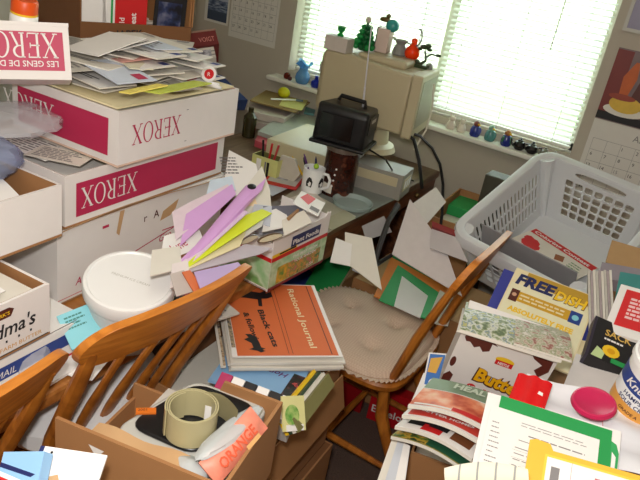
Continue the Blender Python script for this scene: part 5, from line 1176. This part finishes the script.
v = [(p.x, p.y, p.z) for p in B4]; MB().box((ins, ins, -Hb_), (Wb-ins, Lb-ins, -Hb_+.005), BSK).build('basket_floor', parent=be, smooth=False)
# rolled rim with rounded corners
rc = .05; pts = []
for (cx_, cy_), a0 in (((Wb-rc, Lb-rc), 0), ((rc, Lb-rc), 90), ((rc, rc), 180), ((Wb-rc, rc), 270)):
    for k in range(7): a = R(a0+15*k); pts.append((cx_+(rc+.010)*math.cos(a), cy_+(rc+.010)*math.sin(a)))
vs = []; fs = []; n = len(pts); prof_ = [(-.014, -.004), (-.012, .004), (.0, .009), (.014, .006), (.02, -.006), (.021, -.03), (.017, -.03), (.012, -.006), (-.002, -.003)]
for (x, y) in pts:
    c_ = Vector((Wb/2, Lb/2)); cxp = Vector((min(max(x, rc), Wb-rc), min(max(y, rc), Lb-rc))); nrm = (Vector((x, y))-cxp); nrm = nrm.normalized()
    for dr, dz_ in prof_: vs.append((x+nrm.x*dr, y+nrm.y*dr, dz_))
m_ = len(prof_)
for i in range(n):
    for k in range(m_): j = (i+1) % n; l = (k+1) % m_; fs.append((i*m_+k, j*m_+k, j*m_+l, i*m_+l))
MB().add(vs, fs, BSK).build('basket_rim', parent=be, ang=50)
# corner posts closing the rounded corners
for k in range(4):
    MB().tube([B4[k].lerp(T_[k], 0)+(Vector((Wb/2, Lb/2, -Hb_))-B4[k])*.02, B4[k].lerp(T_[k], .5)+(Vector((Wb/2, Lb/2, -Hb_/2))-B4[k].lerp(T_[k], .5))*.05, T_[k]+(Vector((Wb/2, Lb/2, 0))-T_[k])*.07], [.012, .02, .03], BSK, 10).build('basket_corner', parent=be)
binv = bmx.inverted()
def on_basket(px, py, zl):
    o_ = binv @ CAM; d_ = (binv.to_3x3() @ ray(px, py)); k_ = (zl-o_.z)/d_.z; p_ = o_+d_*k_; return p_
# contents: clothes dark layer, red flyer
f0, f1, f2 = on_basket(503, 242, -.16), on_basket(563, 283, -.16), on_basket(514, 214, -.20)
f0, f1, f2 = [bmx @ p_ for p_ in (f0, f1, f2)]
mm, a, c = frame(f0, f1, f2)
b = MB().box((0, 0, -.002), (a*1.05, c, 0), OFFW); b.rect(.004, c*.80, a*1.04, c*.98, .0006, RED); b.text('Coloring Contest', c*.13, WHITE, (a*.06, c*.84, .0012), bold=.03, width=a*.9)
b.disc(a*.2, c*.48, a*.13, .0006, RED, n=9).disc(a*.12, c*.58, a*.07, .0007, RED, n=7).disc(a*.3, c*.42, a*.08, .0007, RED, n=7)
b.flat([(a*.55, c*.62), (a*.66, c*.70), (a*.72, c*.52), (a*.61, c*.45)], .0007, M('sienna_print', (150, 90, 50), .5)); b.flat([(a*.55, c*.05), (a*.75, c*.30), (a*1.0, c*.04)], .0006, NAVY)
b.rows(a*.78, c*.4, a*1.0, c*.7, 4, M('leaf_print_ink', (120, 150, 110), .5), .0008)
tag(b.build('flyer', mm, smooth=False), 'white flyer with red banner and red flower lying in the laundry basket', 'flyer')
mm, a, c = frame(bmx @ Vector((.05, .075, -.19)), bmx @ Vector((.38, .075, -.19)), bmx @ Vector((.05, .06, .012)))
tag(MB().box((0, 0, -.004), (a, c, 0), M('grey_board', (150, 148, 150), .6)).build('grey_board', mm, smooth=False), 'grey board standing inside the near end of the laundry basket', 'board')
# supports below the basket
def carton_at(x0, y0, x1, y1, z0, z1, label, mat=CARD, rz=0):
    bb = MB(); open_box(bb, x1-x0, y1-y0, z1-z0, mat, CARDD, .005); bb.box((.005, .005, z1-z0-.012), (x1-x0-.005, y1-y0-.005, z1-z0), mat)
    return tag(bb.build('carton', T3((x0, y0, z0), rz), smooth=False), label, 'box')
carton_at(-.40, 1.98, .10, 2.24, .003, .56, 'closed brown carton under the near end of the laundry basket')
carton_at(-.36, 2.26, .06, 2.66, .003, .66, 'closed brown carton under the far end of the laundry basket')
# ================================================================== heap at the right
carton_at(-.30, 1.36, .34, 1.90, .003, .70, 'big brown carton carrying the magazines before the laundry basket')
carton_at(-.05, .80, .30, 1.34, .003, .80, 'tall brown carton carrying the green folder and form at lower right')
# FREE DISH magazine and the ones under it
GARD = ramp_mat('garden_photo', [(90, 104, 70), (140, 150, 110), (206, 204, 190), (110, 130, 140), (176, 170, 100)], 60)
mm, a, c = frame(D(476, 330, 1.62), D(566, 368, 1.55), D(497, 266, 1.74)); b = MB().box((0, 0, -.012), (a*1.15, c*1.02, -.004), M('royal_blue_cover', (60, 66, 150), .4)); tag(b.build('magazine', mm, smooth=False), 'royal blue magazine behind the yellow lettered one', 'magazine')
mm, a, c = frame(D(483, 338, 1.585), D(569, 374, 1.51), D(510, 265, 1.72))
b = MB().box((0, 0, -.006), (a, c, 0), CREAM); z = .0008
b.rect(.004, .004, a-.004, c*.80, z*.6, M('ivory_cover', (232, 226, 190), .5)); b.rect(a*.16, c*.84, a*.98, c*.99, z*.6, M('ochre_print', (190, 150, 50), .5))
b.text('FREE', .046, NAVY, (a*.06, c*.80, z*1.2), 0, shear=.15, bold=.05, width=a*.46); b.text('DISH', .040, YEL, (a*.545, c*.78, z*1.3), 0, shear=.15, bold=.04, width=a*.36)
b.text('DISH', .042, BROWNP, (a*.537, c*.774, z*1.1), 0, shear=.15, bold=.055, width=a*.375)
b.rect(a*.10, c*.58, a*.86, c*.71, z, M('amber_print', (206, 158, 40), .5)); b.rect(a*.06, c*.56, a*.16, c*.72, z*1.3, BROWNP); b.disc(a*.11, c*.65, a*.028, z*1.5, M('face_tone', (206, 160, 130), .5)); b.rect(a*.78, c*.57, a*.92, c*.72, z*1.3, BLUE); b.disc(a*.85, c*.645, a*.04, z*1.5, AQUA)
b.rows(a*.18, c*.60, a*.76, c*.69, 2, CREAM, z*1.6); b.text('ABSOLUTELY FREE', .02, YEL, (a*.10, c*.44, z*1.2), bold=.05, width=a*.78); b.text('CALL TODAY NOW', .02, YEL, (a*.10, c*.30, z*1.2), bold=.05, width=a*.78); b.rows(a*.1, c*.05, a*.9, c*.26, 4, GREYT, z)
tag(b.build('magazine', mm, smooth=False), 'cream magazine with big navy and yellow title leaning before the basket', 'magazine')
# curled magazines lying in front of it
def curl_mag(o, u, v, label, mats, roll=.03, t=.006, extra=None, lift=.0):
    mm, a, c = frame(D(*o), D(*u), D(*v)); b = MB()
    b.sheet(lambda s, w_: (s*a, w_*c, roll*math.sin(PI*min(1, w_))*.4+lift*(s-.5)**2), 14, 10, t, mats, matb=OFFW)
    if extra: extra(b, a, c)
    return tag(b.build('magazine', mm), label, 'magazine')
curl_mag((457, 330, 1.318), (558, 361, 1.275), (450, 304, 1.44), 'grey curled magazine lowest before the yellow lettered one', GREYP, .03, .004)
curl_mag((460, 329, 1.312), (562, 360, 1.270), (454, 298, 1.45), 'garden picture magazine curled at its left edge', GARD, .03, .007)
curl_mag((514, 343, 1.285), (572, 361, 1.262), (500, 312, 1.41), 'magazine with brown market photo at the fold before the yellow title', ramp_mat('market_photo', [(150, 90, 80), (196, 186, 166), (140, 146, 110), (210, 200, 190)], 70), .02, .004)
mm, a, c = frame(D(566, 372, 1.52), D(590, 342, 1.56), D(588, 308, 1.66)); b = MB().box((0, 0, -.004), (a, c, 0), CREAM); tag(b.build('catalogue', mm, smooth=False), 'cream catalogue edge right of the yellow lettered magazine', 'catalogue')
# butter candy carton
mm, a, c = frame(D(437, 388, 1.465), D(523, 420, 1.435), D(459, 327, 1.34))
b = MB().box((0, 0, -.09), (a, c, 0), CARTW); z = .0006; CH = M('chocolate_print', (96, 44, 36), .4)
b.disc(a*.53, c*.76, a*.10, z, YEL, ry=a*.05).rect(a*.44, c*.68, a*.625, c*.75, z*1.5, RED); b.text('NESTLE', c*.05, WHITE, (a*.47, c*.695, z*2.2), bold=.03, width=a*.12)
b.text('Butte', c*.27, BROWNP, (a*.30, c*.345, z*1.5), -4, bold=.085, width=a*.50); b.text('Butte', c*.27, M('butter_orange', (244, 180, 20), .4), (a*.315, c*.355, z*2.5), -4, bold=.04, width=a*.46)
b.disc(a*.33, c*.22, a*.05, z, RED); b.text('NET', c*.05, WHITE, (a*.305, c*.205, z*2), bold=.03); b.text('FUN SIZE BARS', c*.07, RED, (a*.46, c*.20, z*2), -3, bold=.04, width=a*.36); b.rows(a*.42, c*.09, a*.85, c*.15, 2, BLACKP, z)
b.flat([(a*.06, c*.97), (a*.34, c*.97), (a*.40, c*.92), (a*.34, c*.93), (a*.34, c*.82), (a*.28, c*.78), (a*.23, c*.84), (a*.18, c*.80), (a*.12, c*.86), (a*.08, c*.85), (a*.05, c*.90)], z, CH)
b.flat([(0, c*.08), (a*.12, c*.0), (a*.14, c*.06), (a*.09, c*.1), (a*.10, c*.3), (a*.05, c*.34), (a*.0, c*.26)], z, CH); b.disc(a*.04, c*.5, a*.03, z, CH, ry=c*.08); b.flat([(a*.24, 0), (a*.36, 0), (a*.33, c*.04), (a*.27, c*.04)], z, CH)
b.flat([(a*.74, c*.98), (a*.96, c*.98), (a*.97, c*.82), (a*.90, c*.70), (a*.83, c*.78), (a*.88, c*.88), (a*.78, c*.93)], z, CH)
tag(b.build('candy_carton', mm, smooth=False), 'white candy carton with chocolate splashes and bold orange lettering', 'box')
# small booklets standing left of it
mm, a, c = frame(D(421, 392, 1.52), D(440, 394, 1.50), D(425, 352, 1.58)); b = MB().box((0, 0, -.004), (a, c, 0), WHITE).rect(.004, .004, a-.004, c*.96, .0006, M('azure_print', (70, 120, 190), .4)).flat([(.006, c*.5), (a*.6, c*.48), (a*.8, c*.9), (.008, c*.85)], .0012, M('ginger_print', (220, 170, 80), .4)).disc(a*.5, c*.25, a*.22, .0012, WHITE)
tag(b.build('booklet', mm, smooth=False), 'azure booklet with orange picture standing left of the candy carton', 'booklet')
mm, a, c = frame(D(412, 400, 1.50), D(430, 404, 1.48), D(420, 372, 1.56)); tag(MB().box((0, 0, -.003), (a, c, 0), WHITE).build('letter', mm, smooth=False), 'white paper edge below the azure booklet', 'paper')
# magazines fanned in the carton before it
def fan(k, o, u, v, label, paint, mat):
    mm, a, c = frame(D(*o), D(*u), D(*v)); b = MB()
    f_ = lambda s, w_: (s*a, w_*c, .012*math.sin(PI*s)*(1-w_*.5))
    b.sheet(f_, 14, 6, .007, mat, matb=OFFW)
    def strip(s0, w0, s1, w1, m_, lift=.0006, n_=8):
        vs = []; 
        for i in range(n_+1):
            s = s0+(s1-s0)*i/n_
            for w_ in (w0, w1): p_ = f_(s, w_); vs.append((p_[0], p_[1], p_[2]+lift))
        b.add(vs, [(2*i, 2*i+2, 2*i+3, 2*i+1) for i in range(n_)], m_)
    paint(strip, b, a, c); return tag(b.build('magazine', mm), label, 'magazine')
def p1(s, b, a, c): s(.02, .02, .98, .5, ramp_mat('autumn_photo', [(90, 70, 30), (60, 110, 50), (200, 160, 60), (30, 60, 40)], 40)); s(.45, .02, .98, .3, M('pine_print', (36, 84, 60), .4), .001)
def p2(s, b, a, c): s(.03, .04, .97, .55, WHITE); s(.1, .15, .36, .42, BLACKP, .0012); s(.30, .06, .55, .25, RED, .0014); s(.36, .2, .6, .36, BLACKP, .0016); s(.66, .12, .92, .34, M('chestnut_print', (120, 70, 40), .4), .0012)
def p3(s, b, a, c):
    s(.05, .06, .96, .34, M('rose_red_print', (206, 70, 60), .4)); s(.04, .40, .5, .46, GREYT, .0012); b.text('BETTER HOMES', .011, WHITE, (a*.2, c*.14, .0135), -1, bold=.03, width=a*.66)
def p4(s, b, a, c):
    s(.0, .04, 1, .6, ramp_mat('salmon_photo', [(180, 60, 40), (226, 130, 90), (240, 200, 170)], 18)); s(.5, .05, .98, .16, RED, .0012); s(.05, .05, .5, .10, WHITE, .0012); s(.0, .62, 1, 1, M('sage_cover', (128, 150, 124), .5), .001)
    b.text('HEALTH', .03, M('pale_sage', (196, 210, 190), .5), (a*.35, c*.70, .014), 0, bold=.04, width=a*.6)
fan(0, (391, 436, 1.265), (466, 470, 1.185), (412, 402, 1.39), 'magazine with green autumn cover lowest in the fan of the lower carton', p1, M('autumn_base', (150, 140, 80), .5))
fan(1, (395, 426, 1.262), (472, 459, 1.182), (416, 396, 1.385), 'white magazine with black and red picture second in the fan', p2, WHITE)
fan(2, (402, 415, 1.258), (482, 443, 1.185), (424, 389, 1.375), 'magazine with red title band third in the fan', p3, WHITE)
fan(3, (408, 405, 1.258), (492, 432, 1.185), (436, 379, 1.375), 'magazine with salmon photo topmost in the fan below the candy carton', p4, WHITE)
A_, B2 = Z(411, 452, .62), Z(470, 474, .62)
an = math.degrees(math.atan2(B2.y-A_.y, B2.x-A_.x)); bb = MB(); wl = .20
open_box(bb, wl, .17, .617, CARD, CARDD, .005); cmx = T3((A_.x, A_.y, .003), an); tag(bb.build('carton', cmx, smooth=False), 'brown carton holding the fanned magazines on the carpet', 'box')
tag(MB().box((.008, .008, .008), (wl-.008, .16, .58), OFFW).build('paper_bundle', cmx, smooth=False), 'papers filling the carton below the fanned magazines', 'papers')
for k, (pts, mt, lb) in enumerate([([(384, 484, 1.25), (394, 486, 1.24), (398, 440, 1.31), (404, 442)], M('pale_blue_grey_paper', (200, 204, 212), .6), 'blue grey'), ([(394, 486, 1.235), (404, 488, 1.225), (404, 442, 1.30), (410, 446)], WHITE, 'white'), ([(376, 484, 1.27), (388, 486, 1.26), (393, 436, 1.33), (399, 440)], OFFW, 'off white')]):
    poly_px('folder', pts, lb+' file edge standing left of the magazine fan', mt, 'file')
# newspapers standing on edge, booklet, seed packet, tub
mm, a, c = frame(D(590, 378, 1.47), D(618, 380, 1.45), D(611, 270, 1.67))
for k in range(9):
    x = a*k/9; tag(MB().box((x+.0004, .002*(k % 3), -.16), (x+a/9-.0004, c-.004*(k % 2), 0), [GREYP, M('mauve_newsprint', (170, 156, 156), .8, .15, 60), OFFW][k % 3]).build('newspaper', mm, smooth=False), 'grey folded newspapers standing on edge right of the cream magazine', 'newspaper', 'newspapers on edge')
mm, a, c = frame(D(603, 330, 1.40), D(668, 350, 1.34), D(621, 284, 1.50))
b = MB().box((0, 0, -.008), (a, c, 0), WHITE).rect(a*.12, c*.16, a*.95, c*.92, .0006, M('scarlet_panel', (214, 40, 44), .5)); b.rows(a*.24, c*.32, a*.85, c*.78, 6, M('pink_white_print', (240, 200, 200), .5), .0012, fill=.6)
tag(b.build('booklet', mm, smooth=False), 'white booklet with scarlet panel at the right edge', 'booklet')
mm, a, c = frame(D(616, 292, 1.52), D(660, 300, 1.48), D(622, 272, 1.56)); tag(MB().box((0, 0, -.03), (a, c, 0), TEAL).build('box_file', mm, smooth=False), 'teal box behind the scarlet panelled booklet', 'box')
poly_px('paper_bag', [(606, 262, 1.74), (644, 274, 1.70), (612, 240, 1.80), (646, 250)], 'brown paper bag at the right edge beside the basket', M('tan_paper', (176, 140, 96), .8), 'paper bag', t=.05)
poly_px('cloth', [(598, 278, 1.70), (646, 284, 1.62), (602, 262, 1.74), (646, 270)], 'grey folded cloth below the brown paper bag', M('mauve_grey_cloth', (140, 130, 138), .9), 'cloth', t=.04)
mm, a, c = frame(D(588, 354, 1.335), D(632, 374, 1.31), D(602, 318, 1.42))
b = MB().box((0, 0, -.03), (a, c, 0), BLACKP).box((-.006, 0, -.03), (0, c, 0), M('dark_violet_spine', (50, 44, 60), .5)); b.text('SACK', .026, M('gold_lettering', (220, 180, 90), .4), (a*.24, c*.62, .0008), 0, bold=.02, width=a*.62); b.disc(a*.46, c*.28, a*.2, .0008, YEL, n=12).disc(a*.46, c*.28, a*.09, .0014, M('deep_gold', (220, 160, 20), .4)); b.flat([(a*.05, c*.02), (a*.3, c*.02), (a*.34, c*.2), (a*.14, c*.28)], .0007, M('pale_leaf_print', (190, 210, 150), .5)).rect(a*.5, c*.03, a*.9, c*.14, .0007, GREENF); b.rows(a*.25, c*.48, a*.8, c*.58, 1, WHITE, .001)
tag(b.build('seed_box', mm, smooth=False), 'black box with gold lettering and yellow flower left of the sour cream tub', 'box')
mm, a, c = frame(D(560, 394, 1.30), D(606, 410, 1.26), D(578, 354, 1.38)); tag(MB().box((0, 0, -.05), (a*1.05, c, 0), M('light_grey_carton', (206, 200, 196), .6)).build('small_carton', mm, smooth=False), 'plain light grey carton below the black seed box', 'box')
# tub
tb = D(634, 408, 1.205); tmx = Matrix.Translation(tb) @ Euler((R(8), R(10), 0)).to_matrix().to_4x4()
e = empty('sour_cream_tub', tmx, 'white sour cream tub with blue and gold band at the right edge', 'tub')
MB().lathe([(0, 0), (.046, 0), (.049, .004), (.058, .115), (0, .115)], WHTPL, 40).build('tub_body', parent=e)
b = MB()
def band(z0, z1, mat, r0, a0=-180, a1=180, n=40, dr=.0005):
    vs = []
    for i in range(n+1):
        a = R(a0+(a1-a0)*i/n)
        for z in (z0, z1): r_ = .049+(.009)*(z-.004)/.111+dr; vs.append((r_*math.cos(a), r_*math.sin(a), z))
    b.add(vs, [(2*i, 2*i+2, 2*i+3, 2*i+1) for i in range(n)], mat)
band(.008, .035, M('tub_gold', (226, 160, 70), .4), 0); band(.035, .062, M('tub_white', (240, 240, 240), .4), 0); band(.062, .092, BLUE, 0)
def wrap_text(txt, size, mat, ac, z, dr=.0011, bold=.02, shear=0):
    v, f = text_mesh(txt, bold); w_ = max(p[0] for p in v)
    vs = []
    for x, y, _ in v:
        zz = z+y*size; r_ = .049+.009*(zz-.004)/.111+dr; a = R(ac)+((x-w_/2)+shear*y)*size/r_; vs.append((r_*math.cos(a), r_*math.sin(a), zz))
    b.add(vs, f, mat)
wrap_text('Knudsen', .023, WHITE, -100, .070, shear=.25); wrap_text('HAMPSHIRE', .012, NAVY, -100, .049); wrap_text('SOUR CREAM', .012, NAVY, -100, .036); wrap_text('GRADE A', .009, BROWNP, -105, .018)
b.build('printed_band', parent=e)
MB().lathe([(.058, .112), (.0615, .112), (.0615, .122), (.057, .124), (.054, .121), (0, .121)], WHTPL, 40).build('tub_lid', parent=e)
MAG = M('crimson_plastic', (196, 34, 84), .35)
p = D(652, 352, 1.22); e = empty('crimson_bowl', Matrix.Translation((p.x, p.y, tb.z+.128)), 'crimson plastic cap on the sour cream tub at the right edge', 'cap')
MB().lathe([(0, 0), (.032, 0), (.036, .004), (.036, .03), (.03, .036), (0, .037)], MAG, 30).build('cap_body', parent=e)
mm, a, c = frame(D(571, 404, 1.135), D(612, 418, 1.105), D(576, 380, 1.185)); e = empty('round_lid', mm, 'crimson round lid half under the white plastic bag', 'lid')
MB().lathe([(0, -.008), (.036, -.008), (.038, -.004), (.036, .002), (.033, .003), (.030, .001), (0, .001)], MAG, 36, T3((a*.5, c*.3, .004))).build('lid_disc', parent=e)
# white bag sheet, red pouch, green folder with form, yellow folder, striped cloth
mm, a, c = frame(D(520, 440, 1.10), D(655, 480, 1.05), D(560, 384, 1.22))
b = MB().sheet(lambda u, v: (u*a*1.05, v*c, .004*math.sin(9*u+3*v)+.004*math.sin(14*v)), 24, 12, .001, M('white_bag_plastic', (230, 230, 234), .25)); b.rect(a*.62, c*.1, a*.625, c*.8, .0082, PINKT)
tag(b.build('plastic_bag', mm), 'white plastic bag spread behind the green folder', 'plastic bag')
mm, a, c = frame(D(507, 402, 1.135), D(543, 414, 1.11), D(520, 374, 1.19))
b = MB().sheet(lambda u, v: (u*a, v*c, .006*math.sin(PI*u)+.002*math.sin(16*u)), 16, 6, .004, M('glossy_red_foil', (214, 26, 30), .2)); b.flat([(a*.7, c*.45), (a*.85, c*.42), (a*.84, c*.52), (a*.72, c*.55)], .0075, WHITE); b.rect(a*.02, 0, a*.9, c*.04, .002, YEL)
tag(b.build('foil_pouch', mm), 'glossy red pouch sticking up behind the green folder', 'pouch')
mm, a, c = frame(D(468, 500, 1.02), D(600, 545, .97), D(508, 398, 1.125))
tag(MB().box((-.006, -.0, -.003), (a*1.08, c*1.0, 0), WHITE).build('form_sheet', mm, smooth=False), 'white sheets under the green folder at lower right', 'paper')
mm2, a2, c2 = frame(D(478, 500, 1.00), D(602, 545, .955), D(510, 398, 1.118))
b = MB().box((0, 0, -.002), (a2*1.0, c2*1.0, 0), GREENF).prism([(a2, c2*.36), (a2*1.06, c2*.40), (a2*1.07, c2*.8), (a2*1.045, c2*.88), (a2, c2*.90)], -.002, 0, M('green_folder_tab', (50, 160, 90), .55)); b.flat([(a2*1.01, c2*.45), (a2*1.04, c2*.46), (a2*1.045, c2*.76), (a2*1.01, c2*.80)], .0008, WHITE)
tag(b.build('folder', mm2, smooth=False), 'bright green folder framing a printed form at lower right', 'folder')
mm3 = mm2 @ T3((-.012, 0, .0012)); fw_, fh_ = a2*.965, c2*.87
b = MB().box((0, 0, -.0006), (fw_, fh_, .0006), WHITE); z = .0012
b.rows(fw_*.30, fh_*.86, fw_*.9, fh_*.92, 2, GREYT, z, fill=.22); b.rows(fw_*.38, fh_*.77, fw_*.9, fh_*.80, 1, GREYT, z, fill=.4, ragged=.05); b.rect(fw_*.3, fh_*.71, fw_*.55, fh_*.718, z, GREYT); b.rows(fw_*.04, fh_*.1, fw_*.16, fh_*.85, 14, GREYT, z, fill=.2, ragged=.6); b.rows(fw_*.28, fh_*.1, fw_*.9, fh_*.66, 9, GREYT, z, fill=.14)
for k in range(7): b.rect(fw_*(.24+.02), fh_*(.12+.08*k), fw_*.94, fh_*(.122+.08*k), z, GREYT)
tag(b.build('form', mm3, smooth=False), 'printed form with grey lines on the green folder', 'form')
mm, a, c = frame(D(520, 500, .955), D(650, 540, .91), D(532, 440, 1.0))
b = MB().prism([(0, 0), (a, 0), (a, c*.92), (a*.2, c*.92), (a*.17, c*1.02), (a*.05, c*1.04), (.0, c*1.0)], -.002, 0, YELF); b.rect(a*.14, 0, a, c*.84, .0006, M('yellow_edge_print', (234, 196, 60), .5)); b.rect(a*.16, 0, a*.995, c*.80, .0012, WHITE); b.rect(a*.2, c*.25, a*.27, c*.66, .0018, GREYT); b.rect(a*.36, 0, a*.363, c*.8, .0018, PINKT)
b.rows(a*.55, c*.1, a*.92, c*.7, 6, PINKT, .0018, fill=.4); b.text('RX', c*.2, PINKT, (a*.2, c*.02, .0018), 60)
tag(b.build('folder', mm, smooth=False), 'golden yellow folder with white pink printed sheet at the bottom edge', 'folder')
mm, a, c = frame(D(446, 492, .92), D(530, 494, .89), D(450, 468, .94))
b = MB(); STC = M('cream_cloth', (222, 216, 196), .9, .06); STG = M('grey_stripe_cloth', (150, 150, 146), .9)
b.sheet(lambda u, v: (u*a, v*c*(.55+.5*math.sin(PI*(.15+.7*u))), .02*math.sin(PI*v*.6)), 28, 6, .012, STC)
for k in range(4):
    x = .15+.22*k; vs = []
    for j in range(7):
        v = j/6
        for u in (x-.012+.05*v, x+.012+.05*v): vs.append((u*a, v*c*(.55+.5*math.sin(PI*(.15+.7*u))), .02*math.sin(PI*v*.6)+.001))
    b.add(vs, [(2*j, 2*j+1, 2*j+3, 2*j+2) for j in range(6)], STG)
tag(b.build('striped_cushion', mm), 'cream cushion edge with grey stripes at the bottom of the picture', 'cushion')
# ------------------------------------------------------------------ more loose paper on and under the desk
LP = [
 ([(236, 172), (262, 158), (276, 170), (252, 184)], .012, WHITE, 'white letter lying on the desk before the pale green desk box'),
 ([(262, 184), (290, 172), (300, 182), (272, 196)], .016, M('bluish_letter', (206, 212, 222), .7), 'bluish white letter on the desk left of the penguin mug'),
 ([(284, 200), (312, 190), (326, 202), (300, 214)], .012, OFFW, 'off white letter on the desk in front of the penguin mug'),
 ([(318, 222), (344, 210), (356, 218), (332, 230)], .010, M('olive_grey_sheet', (170, 166, 140), .7), 'olive grey sheet on the desk edge right of the plant food carton'),
 ([(340, 150), (356, 146), (360, 158), (346, 164)], .0, WHITE, None)]
for pts, dz_, mt, lb in LP:
    if lb: desk_page(pts, dzt+dz_, lb, mt, 'letter', t=.0015, extra=lambda b, o: b.rows(o[0][0]*.5+o[2][0]*.2, min(p[1] for p in o)*.4+max(p[1] for p in o)*.3, o[0][0]*.2+o[2][0]*.5, max(p[1] for p in o)*.6, 3, GREYT, .0006))
mm, a, c = frame(Z(262, 182, dzt+.02), Z(296, 190, dzt+.02), Z(270, 162, dzt+.02))
b = MB().box((0, 0, -.002), (a, c, 0), RED).rect(a*.08, c*.12, a*.92, c*.88, .0006, M('pale_grey_print', (200, 196, 190), .6)).rect(a*.2, c*.3, a*.6, c*.7, .0012, ramp_mat('grey_photo_print', [(90, 90, 100), (190, 190, 200)], 60))
tag(b.build('magazine', mm, smooth=False), 'red bordered magazine with grey photo on the desk beside the fanned folders', 'magazine')
for k, (pts, mt, lb) in enumerate([
 ([(352, 270, 2.06), (378, 282, 2.02), (356, 244, 2.12), (374, 250)], M('ice_white_wrap', (214, 218, 226), .4), 'icy white wrapper between the desk and the fan of folders'),
 ([(366, 240, 2.16), (392, 232, 2.20), (362, 226, 2.18), (384, 216)], M('mid_grey_paper', (150, 146, 146), .7), 'grey paper stuffed below the desk edge by the cable bundle'),  # evenly grey sheet
 ([(330, 262, 2.02), (350, 266, 2.00), (336, 238, 2.08), (352, 244)], WHITE, 'white sheet standing under the desk edge behind the green book')]):
    poly_px('paper', pts, lb, mt, 'paper')
for k, (pts, mt, lb, ink) in enumerate([
 ([(160, 262, 1.34), (206, 246, 1.46), (164, 236, 1.42), (198, 226)], WHITE, 'white paper with crimson script standing behind the pail and the lilac folders', True),
 ([(150, 276, 1.28), (182, 268, 1.32), (152, 250, 1.36), (180, 246)], OFFW, 'off white paper between the pail and the lowest white carton', False),
 ([(170, 288, 1.25), (190, 282, 1.28), (172, 264, 1.31), (188, 260)], M('faint_pink_paper', (226, 214, 212), .7), 'faint pink sheet behind the grey one right of the pail', False)]):
    poly_px('paper', pts, lb, mt, 'paper', extra=(lambda b, o, a, c: b.text('June', c*.5, CRIM, (a*.35, c*.15, .0007), 10, shear=.3)) if ink else None)
for k, (x, y, rz, w_, h_, lb) in enumerate([(-1.40, .876, 6, .21, .10, 'long printed form across the front of the middle lid'), (-1.24, .880, 24, .13, .08, 'printed form at the right corner of the middle lid')]):
    page('letter', T3((x, y, 1.060+.003*k), rz), w_, h_, lb, [WHITE, OFFW][k], n=7)
BAGW = M('milky_bag_plastic', (222, 220, 220), .3, .05)
crumple('plastic_bag', T3((-1.0, .85, .565), 10), .13, .17, .10, BAGW, 'milky white stuffed bag on the oak chair seat behind its spindles', seed=41)
crumple('plastic_bag', T3((-1.03, .40, .565), 10), .13, .16, .10, BAGW, 'milky white stuffed bag on the seat of the chair at left edge', seed=43)
